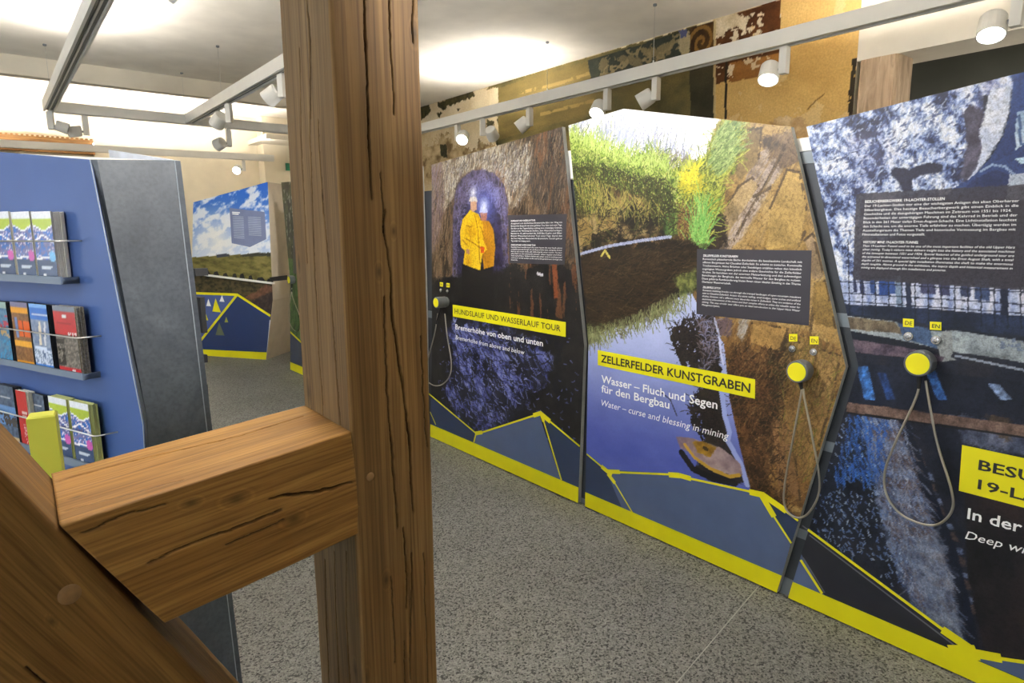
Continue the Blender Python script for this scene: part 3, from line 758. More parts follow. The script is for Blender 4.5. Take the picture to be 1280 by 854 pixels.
# unseen pendant added to brighten the annex behind the opening
an = thing('added_pendant', (6.5, .6, 2.3), 'round pendant lamp added unseen to brighten the dark annex', 'lamp')
MB().tube([(6.5, .6, 2.45), (6.5, .6, CEIL)], .006, 8).build('cord', rubber, an)
spin((6.5, .6, 2.5), -ZUP, [(0, .03), (.03, .10), (.10, .17), (.10, .165), (.09, .1)], 24).build('shade', white_metal, an)
spin((6.5, .6, 2.45), -ZUP, [(0, .03), (.05, .09), (.11, .09), (.15, .03)], 20).build('bulb', plain('annex_fill_bulb', (255, 246, 230), .3, var=0., emit=260.), an)

# ================================================================== PANEL WALL
XP = 2.412
PP = Plane((XP, 0, 0), (0, -1, 0), (-1, 0, 0))       # s = -Y, t = Z
def photo_mat(name):
    m, nt, bs = new_mat(name); v = coords(nt)
    a = nt.nodes.new('ShaderNodeVertexColor'); a.layer_name = 'Col'
    g1 = ramp(nt, noise(nt, v, 75., 5, .62, .4), [(.30, (128, 126, 130)), (.52, (236, 236, 236)), (.72, (255, 255, 255))])
    g2 = ramp(nt, noise(nt, v, 210., 4, .6), [(.3, (176, 176, 176)), (.6, (255, 255, 255))])
    d = mix(nt, 1., mix(nt, 1., a.outputs[0], g1, 'MULTIPLY'), g2, 'MULTIPLY')
    nt.links.new(mix(nt, a.outputs[1], a.outputs[0], d), bs.inputs['Base Color'])
    bs.inputs['Roughness'].default_value = .42; bs.inputs['Specular IOR Level'].default_value = .35
    return m
print_m = photo_mat('photo_print')
def board_outline(L, R, top):
    L, R, top = list(map(tuple, L)), list(map(tuple, R)), list(map(tuple, top))
    mid = [p for p in sorted(top) if min(L[-1][0], R[-1][0])+.01 < p[0] < R[-1][0]-.01]
    return L + mid + R[::-1]                          # bottom left up, across the top, down to bottom right
def make_panel(pl, L, R, top, painter, ns, nt, label, thick=.022, edge=None, cat='display panel', group='printed panels of the panel wall'):
    base = pl.pt((L[0][0]+R[0][0])/2, 0, 0)
    root = thing('display_panel', base, label, cat, group)
    out = board_outline(L, R, top)
    b = MB(); pts = flat(pl, out, -.0015)
    b.prism(pts[::-1], -pl.N*thick); b.build('board', edge or edge_grey, root)
    S, T, F = outline_grid(L, R, top, ns, nt)
    cv = Canvas(pl, S, T, (60, 50, 40)); cv.grid = (np.array(L, float), np.array(R, float), outline_grid.tt, ns, nt); painter(cv)
    P = pl.O + S[:, None]*pl.R + T[:, None]*ZUP
    return root, big_mesh('photo_print', P, F, cv.rgb(), print_m, root, det=cv.d)
def clip_poly(poly, L, R):                            # keep printed shapes inside the board's side edges
    L, R = np.array(L), np.array(R)
    return [(min(max(a, np.interp(b, L[:, 1], L[:, 0])), np.interp(b, R[:, 1], R[:, 0])), b) for a, b in poly]
def yellow_lines(pl, segs, root, off, w=.010):
    m = MB()
    for k, (p, q, *ww) in enumerate(segs): stroke(m, pl, pl.st(*p), pl.st(*q), ww[0] if ww else w, off+.00005*k)
    return m.build('yellow_contour', yellow, root)
def body_text(pl, lines, p_tl, p_tr, p_bl, root, off, name='body_text', shear=0., bold=.0, head=True, capf=.56):
    """Justified block: first-line cap top at p_tl, right margin p_tr, baseline of the last line at p_bl"""
    a, b, c = pl.st(*p_tl), pl.st(*p_tr), pl.st(*p_bl)
    W = b[0]-a[0]; n = len(lines); dz = (a[1]-c[1])/(n-1+capf)
    m = MB()
    for i, ln in enumerate(lines):
        t = a[1]-dz*(capf+i); txt, fr, bd = ln if isinstance(ln, tuple) else (ln, 1., bold)
        text_on(m, pl, txt, a[0], t, W*fr, dz*capf*(1.1 if bd else 1), off, bd, shear)
    return m.build(name, white_ink, root)
def button(pl, root, p, r, ring=steel_btn):
    q = pl.st(*p); c = pl.pt(*q, 0)
    b = spin(c, pl.N, [(0, r), (.006, r), (.008, r*.9)], 16).build('push_button', ring, root)
    spin(c, pl.N, [(.007, r*.72), (.010, r*.66), (.011, r*.3)], 14).build('button_cap', steel_btn, b)
def lang_tag(pl, root, px, txt, off=.0018):
    st = [pl.st(*p) for p in px]
    o = flat_part('language_label', pl, st, off, yellow, root)
    w = st[1][0]-st[0][0]; h = st[0][1]-st[3][1]; m = MB()
    text_on(m, pl, txt, st[3][0]+w*.16, st[3][1]+h*.27, w*.68, h*.46, off+.0008, .01)
    m.build('lettering', ink, o)
def handset(pl, cap_px, loop_px, label, r=.040, off=.062):
    """round listening handset resting on the panel, with a looped steel hose; cap centre measured at distance off"""
    q = pl.st(*cap_px, off); c = pl.pt(*q, off)
    root = thing('audio_handset', pl.pt(*q, 0), label, 'audio handset', 'listening handsets on the panels')
    spin(pl.pt(*q, .002), pl.N, [(0, r*.85), (.012, r*.9), (.016, r), (off-.004, r), (off, r*.93)], 28).build('handset_body', handset_grey, root, smooth=False)
    spin(pl.pt(*q, off-.002), pl.N, [(0, r*.88), (.003, r*.88), (.0045, r*.82)], 28).build('yellow_cap', yellow, root)
    pts = [pl.pt(*pl.st(x, y, off*.55), off*.55) for x, y in loop_px]
    pts = catmull(pts, 10)
    s0 = pl.pt(q[0], q[1]-r*.9, off*.55)
    MB().tube([s0, s0+(pts[3]-s0)*.5, pts[5]], [.0095, .008, .0055], 10).build('strain_relief', rubber, root)
    MB().tube(pts, .0042, 8).build('steel_hose', hose_m, root, smooth=True)
    return root
def catmull(p, k):
    p = [2*p[0]-p[1]] + list(p) + [2*p[-1]-p[-2]]; o = []
    for i in range(1, len(p)-2):
        for t in np.linspace(0, 1, k, endpoint=False):
            a, b, c, d = p[i-1], p[i], p[i+1], p[i+2]
            o.append(.5*((2*b)+(c-a)*t+(2*a-5*b+4*c-d)*t*t+(3*b-a-3*c+d)*t**3))
    return o+[p[-2]]

# ---- panel: water ditch (middle)
def paint_ditch(c):
    S, T = c.S, c.T
    c.c = c.tone(c.n(5, 5, 5), (70, 50, 30), (116, 88, 54), (150, 120, 76))
    # rock slope on the right with slanting cleavage
    rk = c.tone(c.n(5, 1.6, 5, rot=62), (122, 94, 50), (172, 138, 80), (192, 160, 102), (156, 124, 72))
    c.fill([(870, 130), (1080, 130), (1080, 470), (1030, 640), (940, 640), (905, 560), (900, 400), (880, 330)], rk)
    c.fill([(935, 215), (962, 178), (985, 176), (975, 215), (945, 265), (925, 300), (905, 318), (893, 305), (915, 262)], c.tone(c.n(9, 2, 5, rot=58), (118, 100, 86), (176, 158, 146), (196, 180, 168)), .02, 9)
    c.fill([(950, 172), (992, 160), (1000, 200), (975, 215), (960, 195)], c.tone(c.n(11, 4, 4, rot=60), (70, 56, 44), (136, 112, 88)), .03, 10)
    c.fill([(985, 210), (1004, 215), (1012, 300), (1000, 330), (952, 318), (965, 265)], c.tone(c.n(5, 2, 5, rot=70), (150, 118, 58), (176, 144, 84)), .02, 6)
    for ln in ([(982, 182), (960, 225), (935, 268), (918, 300)], [(994, 240), (985, 275), (958, 312)], [(1006, 290), (996, 310)], [(928, 240), (922, 262), (895, 320)], [(1015, 300), (1020, 360), (1012, 420)], [(968, 232), (942, 246)]):
        c.put(c.near(ln, .007) & (c.n(20) > .40), (62, 48, 34), .75)
    c.put((np.abs(c.n(4, 1.6, 4, 501, 62)-.5) < .010) & (S > -1.75), (76, 58, 38), .5)
    c.fill([(922, 232), (938, 240), (930, 252), (920, 248)], (30, 26, 22), .012, 14)
    # lower right bank, wet brown
    c.fill([(890, 398), (945, 402), (1000, 410), (1058, 440), (1050, 500), (1010, 640), (955, 620), (930, 560), (912, 500)], c.tone(c.n(9, 6, 5), (84, 58, 30), (140, 104, 58), (166, 132, 78)), .03, 8)
    c.fill([(912, 432), (960, 440), (975, 520), (960, 600), (985, 640), (945, 640), (915, 560), (905, 490)], c.tone(c.n(16, 12, 5), (28, 20, 14), (72, 48, 30), (128, 92, 58)), .05, 9)
    c.fill([(960, 440), (985, 420), (1000, 440), (985, 475), (972, 540), (962, 520)], (34, 28, 20), .04, 10, alpha=.8)
    c.fill([(955, 452), (985, 458), (985, 474), (968, 470)], (62, 60, 30), .03, 12, alpha=.7)
    c.fill([(924, 398), (938, 398), (930, 425), (922, 422)], (176, 170, 164), .02, 14)
    c.fill([(895, 398), (915, 398), (914, 420), (900, 418)], (110, 92, 96), .02, 14)
    rr_ = [(890, 160), (985, 165), (1050, 460), (1010, 640), (960, 620), (915, 500), (900, 400), (890, 330)]
    c.strokes(rr_, 900, 58, 10, .09, [(120, 92, 54), (190, 160, 104), (160, 128, 76), (84, 64, 40), (200, 178, 134)], 12, .22, 51)
    slabs = [([(905, 262), (925, 232), (940, 222), (948, 232), (925, 268), (908, 300), (896, 306)], (186, 158, 110)), ([(962, 262), (984, 212), (1000, 216), (1008, 262), (1000, 306), (958, 312)], (188, 156, 92)),
             ([(1006, 300), (1016, 292), (1030, 345), (1016, 352)], (176, 150, 118)), ([(1016, 355), (1032, 350), (1044, 410), (1018, 404)], (150, 120, 62)), ([(940, 405), (985, 410), (975, 440), (938, 428)], (176, 140, 82)),
             ([(990, 425), (1050, 445), (1040, 500), (1000, 485)], (168, 136, 84)), ([(1000, 490), (1038, 505), (1015, 590), (985, 560)], (150, 118, 72)), ([(965, 520), (990, 540), (1000, 625), (972, 606)], (140, 106, 72)), ([(925, 165), (952, 160), (948, 200), (925, 226), (915, 210)], (120, 100, 64))]
    for k_, (pp_, cc_) in enumerate(slabs):
        cc_ = np.array(cc_, float); c.fill(pp_, c.tone(c.n(6, 2.4, 5, rot=62), tuple(cc_*.72), tuple(cc_), tuple(np.minimum(cc_*1.16, 250))), .012, 9, seed=20+k_, alpha=.85)
        c.put(c.near(pp_[:len(pp_)//2+1], .005) & (c.n(15) > .45), (58, 44, 30), .7)
    c.strokes([(912, 432), (975, 440), (985, 640), (945, 640), (905, 490)], 900, 60, 60, .03, [(24, 16, 10), (120, 84, 50), (64, 44, 26)], 40, .7, 52)
    c.strokes([(985, 420), (1055, 450), (1010, 620), (975, 560)], 500, 75, 25, .06, [(110, 84, 46), (160, 130, 80), (90, 66, 36), (120, 124, 50)], 20, .4, 53)
    # sky
    sk = c.fill([(690, 150), (780, 120), (905, 140), (893, 165), (880, 205), (868, 232), (850, 226), (820, 220), (790, 212), (760, 200), (735, 188), (700, 186)], c.tone(c.n(3), (240, 242, 250), (252, 252, 254)), .02, 10)
    c.calm(sk, .0)
    c.strokes([(705, 182), (780, 200), (850, 218), (870, 205), (850, 195), (760, 172), (715, 162)], 260, 80, 16, .10, [(176, 182, 214), (120, 126, 150), (150, 160, 120)], 25, .6, 7)
    c.strokes([(770, 150), (790, 145), (790, 200), (770, 195)], 50, 84, 10, .12, [(170, 176, 210)], 15, .5, 8)
    c.strokes([(800, 208), (870, 222), (872, 208), (830, 198)], 160, 60, 40, .05, [(96, 92, 90), (140, 130, 110)], 20, .6, 9)
    # yellow-green shrubs and fern in the middle
    fn = c.n(26, 15, 4, 313); fe = c.tone(fn, (46, 58, 22), (106, 120, 40), (156, 166, 62), (196, 200, 90))
    c.fill([(835, 215), (858, 202), (875, 205), (890, 170), (908, 152), (932, 158), (925, 195), (905, 235), (898, 270), (880, 318), (858, 322), (838, 300), (830, 260)], fe, .06, 9)
    c.fill([(848, 215), (872, 206), (878, 240), (860, 252), (846, 240)], c.tone(c.n(30), (170, 160, 40), (222, 206, 70)), .05, 12, alpha=.8)
    c.fill([(893, 165), (908, 152), (918, 156), (906, 190), (896, 220), (880, 212)], c.tone(c.n(26, 7, 4, rot=30), (84, 104, 40), (170, 184, 100)), .06, 12, alpha=.75)
    c.fill([(838, 258), (868, 268), (872, 318), (850, 318), (836, 292)], c.tone(c.n(24), (44, 30, 20), (104, 66, 44), (120, 110, 50)), .05, 10, alpha=.8)
    c.fill([(880, 262), (906, 268), (912, 300), (898, 320), (882, 312)], c.tone(c.n(18), (20, 16, 14), (60, 46, 34)), .03, 9)
    c.fill([(866, 275), (874, 262), (876, 300), (872, 330), (862, 326)], c.tone(c.n(44, 8, 3), (60, 110, 50), (150, 200, 110)), .03, 14, alpha=.8)
    mid = [(835, 225), (858, 210), (878, 205), (895, 165), (925, 160), (920, 200), (902, 235), (896, 270), (880, 318), (858, 322), (838, 300)]
    c.strokes(mid, 900, 70, 45, .06, [(60, 74, 26), (120, 134, 44), (176, 184, 70), (206, 206, 96)], 40, .75, 21)
    c.strokes([(893, 165), (912, 156), (915, 190), (898, 225), (882, 212)], 260, 35, 14, .07, [(110, 140, 70), (190, 206, 130), (70, 96, 44)], 10, .8, 22)
    c.strokes([(848, 218), (872, 208), (878, 240), (850, 245)], 160, 60, 60, .03, [(226, 214, 60), (190, 176, 40)], 30, .8, 23)
    c.strokes([(838, 258), (872, 268), (872, 318), (840, 310)], 300, 70, 60, .05, [(64, 40, 30), (130, 84, 56), (150, 150, 70)], 40, .7, 24)
    c.strokes([(862, 290), (880, 262), (888, 300), (872, 335), (862, 330)], 120, 82, 16, .10, [(96, 160, 70), (160, 206, 110)], 30, .8, 25)
    # left bank: stones below, grass above
    c.fill([(700, 235), (775, 245), (835, 250), (845, 285), (830, 298), (780, 304), (715, 324), (700, 324)], c.tone((c.n(7, 9, 5)-.5)*1.5+.46, (20, 16, 11), (62, 48, 30), (118, 98, 62), (150, 130, 88)), .03, 8)
    c.put(c.mask([(700, 250), (840, 255), (840, 300), (700, 324)]) & (np.abs(c.n(6, 9, 4, 402)-.5) < .03), (22, 18, 14), .9)
    for st in ([(716, 282), (732, 272), (742, 284), (738, 304), (722, 310)], [(772, 250), (786, 246), (788, 258), (774, 262)], [(745, 276), (768, 270), (772, 284), (750, 290)], [(795, 246), (803, 240), (804, 256), (797, 260)]):
        c.fill(st, c.tone(c.n(14), (122, 100, 54), (166, 142, 88)), .014, 14)
    gr = c.n(52, 8, 4, 777, 18); gc = c.tone(gr, (66, 88, 26), (112, 144, 48), (150, 178, 76), (186, 196, 110))
    c.fill([(700, 178), (716, 170), (740, 184), (765, 188), (785, 202), (800, 194), (820, 198), (835, 210), (845, 240), (846, 268), (826, 280), (822, 256), (806, 244), (788, 240), (770, 228), (752, 236), (740, 262), (716, 258), (700, 270)], gc, .045, 11)
    c.fill([(796, 200), (822, 200), (836, 226), (828, 254), (806, 244)], c.tone(gr, (96, 90, 34), (156, 142, 66), (190, 176, 100)), .03, 12, alpha=.7)
    c.fill([(740, 218), (756, 226), (766, 246), (752, 262), (738, 246)], c.tone(c.n(20), (24, 18, 12), (80, 62, 38)), .03, 10, alpha=.8)
    c.fill([(824, 262), (842, 258), (848, 292), (832, 296)], c.tone(c.n(48, 10, 3), (40, 74, 30), (110, 150, 70)), .03, 12, alpha=.8)
    gp = [(700, 178), (716, 172), (740, 184), (785, 202), (820, 200), (838, 212), (846, 262), (826, 276), (806, 246), (770, 232), (752, 238), (740, 262), (712, 262)]
    c.strokes(gp, 2600, 100, 24, .075, [(40, 54, 16), (84, 108, 34), (128, 154, 56), (168, 184, 90), (200, 200, 124)], 75, .62, 31)
    c.strokes([(712, 200), (740, 200), (800, 215), (835, 225), (846, 262), (826, 276), (806, 246), (770, 232), (752, 238), (740, 262), (712, 262)], 1100, -70, 30, .05, [(30, 40, 14), (84, 84, 30), (20, 22, 12), (110, 96, 46)], 50, .6, 35)
    c.strokes([(714, 225), (740, 215), (760, 230), (790, 240), (812, 246), (830, 262), (800, 258), (745, 262)], 190, -80, 22, .08, [(120, 112, 50), (176, 160, 88), (96, 104, 40)], 30, .7, 32)
    c.strokes([(700, 180), (720, 172), (790, 202), (836, 210), (836, 216), (790, 208), (720, 180)], 260, 84, 20, .07, [(150, 176, 80), (190, 200, 120)], 40, .8, 33)
    c.strokes([(720, 262), (840, 262), (840, 296), (720, 318)], 170, 10, 40, .05, [(24, 18, 12), (36, 28, 18), (84, 90, 40)], 30, .7, 34)
    # water
    wt = smooth01(T, .35, 1.15)[:, None]; wv = (c.n(2.2, 3.5, 3)-.5)[:, None]*26
    water = np.array([78, 92, 178.])*(1-wt)+np.array([176, 186, 226.])*wt + wv
    c.calm(c.fill([(700, 430), (745, 415), (790, 405), (835, 380), (862, 362), (880, 395), (905, 430), (912, 500), (925, 560), (945, 640), (700, 660)], water), .12)
    rf = c.tone(c.n(5, 17, 5), (16, 13, 10), (40, 30, 18), (66, 50, 30))
    c.fill([(700, 326), (760, 312), (835, 297), (862, 300), (885, 312), (872, 362), (850, 372), (828, 392), (800, 404), (770, 402), (745, 424), (700, 438)], rf, .035, 10)
    c.fill([(700, 412), (740, 405), (775, 398), (790, 404), (760, 416), (740, 430), (700, 440)], c.tone(c.n(44, 9, 4), (60, 66, 40), (128, 138, 90)), .04, 12, alpha=.85)
    c.strokes([(730, 330), (850, 303), (868, 340), (800, 396), (735, 420)], 900, 8, 22, .07, [(14, 11, 9), (70, 52, 32), (44, 33, 20), (96, 76, 48)], 20, .5, 41)
    c.strokes([(735, 425), (790, 402), (840, 385), (866, 360), (850, 362), (790, 392), (735, 410)], 360, -82, 18, .07, [(92, 98, 60), (150, 156, 110), (70, 62, 40)], 20, .65, 42)
    c.fill([(845, 345), (870, 335), (874, 360), (850, 372)], c.tone(c.n(30), (70, 84, 40), (160, 168, 90)), .03, 12, alpha=.8)
    c.put(c.near([(720, 319), (760, 308), (800, 301), (838, 296)], .007), (170, 178, 214), .95)
    c.put(c.near([(752, 320), (756, 313), (762, 322)], .006), (206, 190, 90))
    # dark shrub mirrored in the water, right
    db = (c.n(30, 24, 5, 91) > .40)
    m = c.mask([(836, 412), (858, 396), (893, 392), (898, 420), (902, 460), (900, 480), (896, 500), (906, 540), (895, 560), (872, 540), (862, 520), (860, 505), (882, 482), (864, 470), (846, 452)], .035, 12)
    c.put(m & db, c.tone(c.n(12), (18, 16, 18), (48, 40, 34)))
    c.fill([(868, 400), (894, 394), (900, 440), (902, 500), (914, 560), (938, 602), (922, 606), (886, 600), (866, 588), (884, 560), (880, 520), (884, 470), (872, 440)], c.tone(c.n(9), (20, 18, 18), (46, 38, 30)), .02, 12, alpha=.92)
    c.strokes([(840, 415), (862, 400), (890, 400), (896, 500), (905, 560), (872, 538), (862, 510), (880, 480), (850, 455)], 700, 60, 60, .05, [(16, 14, 18), (52, 42, 36)], 60, .8, 43)
    c.strokes([(870, 398), (893, 398), (898, 440), (880, 470)], 150, 60, 60, .03, [(150, 156, 200), (92, 70, 54)], 60, .5, 44)
    c.put(c.near([(893, 398), (899, 420), (901, 440), (904, 455)], .005), (190, 196, 226))
    c.put(c.near([(904, 470), (902, 490), (906, 520), (912, 540), (910, 552), (926, 580), (934, 606)], .012), (150, 164, 220))
    c.put(c.near([(824, 488), (838, 500), (846, 520)], .003), (36, 32, 36))
    # drifting leaf
    c.fill([(845, 546), (862, 547), (890, 556), (902, 560), (926, 580), (928, 594), (912, 594), (882, 584), (862, 566), (850, 560)], c.tone(c.n(11), (120, 100, 110), (170, 150, 150)), .006, 14)
    c.fill([(866, 552), (880, 552), (896, 560), (888, 572), (872, 566)], c.tone(c.n(14), (120, 88, 30), (186, 146, 42)), .01, 14)
    c.put(c.near([(856, 556), (868, 572), (888, 586), (912, 596), (924, 594)], .008), (186, 148, 52))
    c.put(c.near([(852, 566), (866, 586), (890, 598), (918, 604)], .016), (24, 22, 26))
    c.put(c.near([(880, 560), (884, 562)], .008), (60, 44, 24))
st_ = PP.st
L2 = [st_(731.6, 634.5), st_(735.5, 430), st_(710.5, 157)]; R2 = [st_(971, 743), st_(1057, 459), st_(988.7, 158.6)]
L2[0][1] = .008; R2[0][1] = .008
T2 = [L2[-1], st_(779.7, 136), R2[-1]]
pan2, _ = make_panel(PP, L2, R2, T2, paint_ditch, 330, 560, 'panel of a green water ditch under white sky, middle of the panel wall')
def facets(pl, root, polys, L, R):
    for k, (pts, mat) in enumerate(polys):
        st = clip_poly([pl.st(*p) if not isinstance(p[0], str) else p[1] for p in pts], L, R)
        flat_part('printed_facet', pl, st, .0008+.00015*k, mat, root)
def base_strip(pl, root, L, R, h0, h1):
    L_, R_ = np.array(L), np.array(R)
    f = lambda h, q: (np.interp(h, q[:, 1], q[:, 0]), h)
    return flat_part('yellow_base_strip', pl, [(L[0][0], L[0][1]), (R[0][0], R[0][1]), f(h1, R_), f(h0, L_)], .0022, yellow, root)
yl = PP.st(731.6, 615)[1]; yr = PP.st(977.7, 719.8)[1]
base_strip(PP, pan2, L2, R2, yl, yr)
facets(PP, pan2, [([(725, 640), (790, 640), (772, 600), (761, 592), (733, 567), (725, 566)], navy),
                  ([(757, 587), (836, 592), (862, 597), (937, 615), (954, 619), (966, 640), (989, 679), (976, 730), (784, 650)], slate),
                  ([(952, 619), (956, 617), (1010, 652), (1000, 690), (989.5, 679)], navy)], L2, R2)
yellow_lines(PP, [((733.5, 567.5), (753, 584), .009), ((752, 583), (765, 594), .024), ((760, 589.5), (775, 590), .022), ((775, 590.5), (836, 593), .010), ((836, 593.5), (850, 594.5), .026), ((850, 594.5), (864, 598.5), .024), ((864, 598.5), (938, 614.5), .010), ((937, 615), (955, 619), .026), ((953, 618), (983, 639), .026), ((982, 638.5), (998, 651), .010), ((952, 619), (968, 646), .026), ((968, 646), (989.5, 679), .009), ((760, 592), (769, 604), .022), ((769, 604), (791, 641), .008)], pan2, .0016)
flat_part('text_box', PP, PP.poly([(871.4, 311.3), (1014.8, 313.1), (1011.4, 407.2), (870.7, 392.7)]), .0012, box_dark, pan2)
body_text(PP, [('ZELLERFELDER KUNSTGRABEN', .38, .012), 'Romantisch plätschernde Bäche durchziehen die beschauliche Landschaft mit', 'offenen Bergwiesen bei Clausthal-Zellerfeld. So scheint es zunächst. Kunstvolle',
    'Trockenmauern, kleine Brücken oder Steinbögen erzählen neben den künstlich', 'angelegten Wassergräben jedoch eine andere Geschichte für die Zellerfelder', 'Gruben. Sie berichten von der enormen Meisterleistung und den aufwendigen',
    'Bemühungen der Bergleute, das wertvolle Wasser für den Bergbau zu nutzen.', 'Diese geführte Rundwanderung bietet Ihnen einen idealen Einstieg in das Thema', ('Oberharzer Wasserwirtschaft.', .32, 0.)],
    (879.2, 318.5), (1003.5, 320), (878.8, 353.4), pan2, .002)
body_text(PP, [('ZELLERFELD DITCH', .2, .012), 'Romantic babbling brooks run through the tranquil landscape of open mountain meadows', 'next to Clausthal-Zellerfeld. Artistic dry stone walling, small bridges, stone arches and artificial',
    'ditches, however, tell a different story about the mines in Zellerfeld. They are evidence of the', 'enormous achievements of the miners and their complex efforts to utilise the valuable water for', 'mining. This easy circular tour offers you an ideal introduction to the Upper Harz Water', ('Management System.', .2, 0.)],
    (878.8, 358), (1002, 365), (878.3, 382), pan2, .002, shear=.2)
def words(m, pl, gap, name, mat, root):                # one part for each word of a line
    V = np.array(m.v); x = (V-pl.O)@pl.R
    fs = sorted(m.f, key=lambda q: min(x[i] for i in q)); end = None; cur = []; out = []
    for q in fs:
        lo, hi = min(x[i] for i in q), max(x[i] for i in q)
        if end is not None and lo > end+gap: out.append(cur); cur = []
        cur.append(q); end = hi if end is None else max(end, hi)
    out.append(cur)
    for g in out:
        ids = sorted({i for q in g for i in q}); mp = {i: k for k, i in enumerate(ids)}
        obj(name, V[ids], [tuple(mp[i] for i in q) for q in g], mat, root)
def headline(pl, root, box_px, txt, bl, tr_top, off=.0024, mat=ink, bold=.02):
    st = pl.poly(box_px); o = flat_part('title_bar', pl, st, off-.001, yellow, root)
    a, b = pl.st(*bl[0]), pl.st(*bl[1]); h = pl.st(*tr_top); m = MB()
    text_on(m, pl, txt, a[0], a[1], b[0]-a[0], h[1]-a[1], off, bold, slope=(b[1]-a[1])/(b[0]-a[0])); words(m, pl, (h[1]-a[1])*.28, 'title_word', mat, o)
def caption(pl, root, txt, b0, b1, top, shear=0., bold=0.015, off=.002, fit=None, mat=white_ink):
    a, b = pl.st(*b0), pl.st(*b1); h = pl.st(*top); m = MB(); w = b[0]-a[0]
    if fit: w *= (np.ptp(glyphs(txt, bold, shear)[0][:, 0])/np.ptp(glyphs(fit, bold, shear)[0][:, 0]))
    text_on(m, pl, txt, a[0], a[1], w, h[1]-a[1], off, bold, shear, slope=(b[1]-a[1])/(b[0]-a[0])); words(m, pl, (h[1]-a[1])*.28, 'subtitle_word', mat, root)
headline(PP, pan2, [(747.4, 437.6), (944.2, 474.3), (943.8, 498.5), (747.4, 456.5)], 'ZELLERFELDER KUNSTGRABEN', [(751.5, 452.5), (938, 491)], (751.5, 443.5))
caption(PP, pan2, 'Wasser – Fluch und Segen', (752, 478), (897, 511.5), (752, 469))
caption(PP, pan2, 'für den Bergbau', (752, 490), (837, 511), (752, 481))
caption(PP, pan2, 'Water – curse and blessing in mining', (752, 507), (911, 550), (752, 499.5), .2, .003)
for p, tx, bp in (([(986.5, 417.5), (997, 417.5), (997, 427), (986.5, 427)], 'DE', (991, 436)), ([(1012.5, 420.5), (1023.5, 420.5), (1023.5, 430.5), (1012.5, 430.5)], 'EN', (1017.5, 440))):
    lang_tag(PP, pan2, p, tx); button(PP, pan2, bp, .0145)
handset(PP, (996, 465), [(1002, 484), (1001, 495), (991, 550), (981, 605), (981, 632), (992, 646), (1008, 644), (1022, 622), (1024, 595), (1015, 545), (1006, 500), (1004, 486)], 'grey listening handset with yellow cap on the water ditch panel', r=.043)

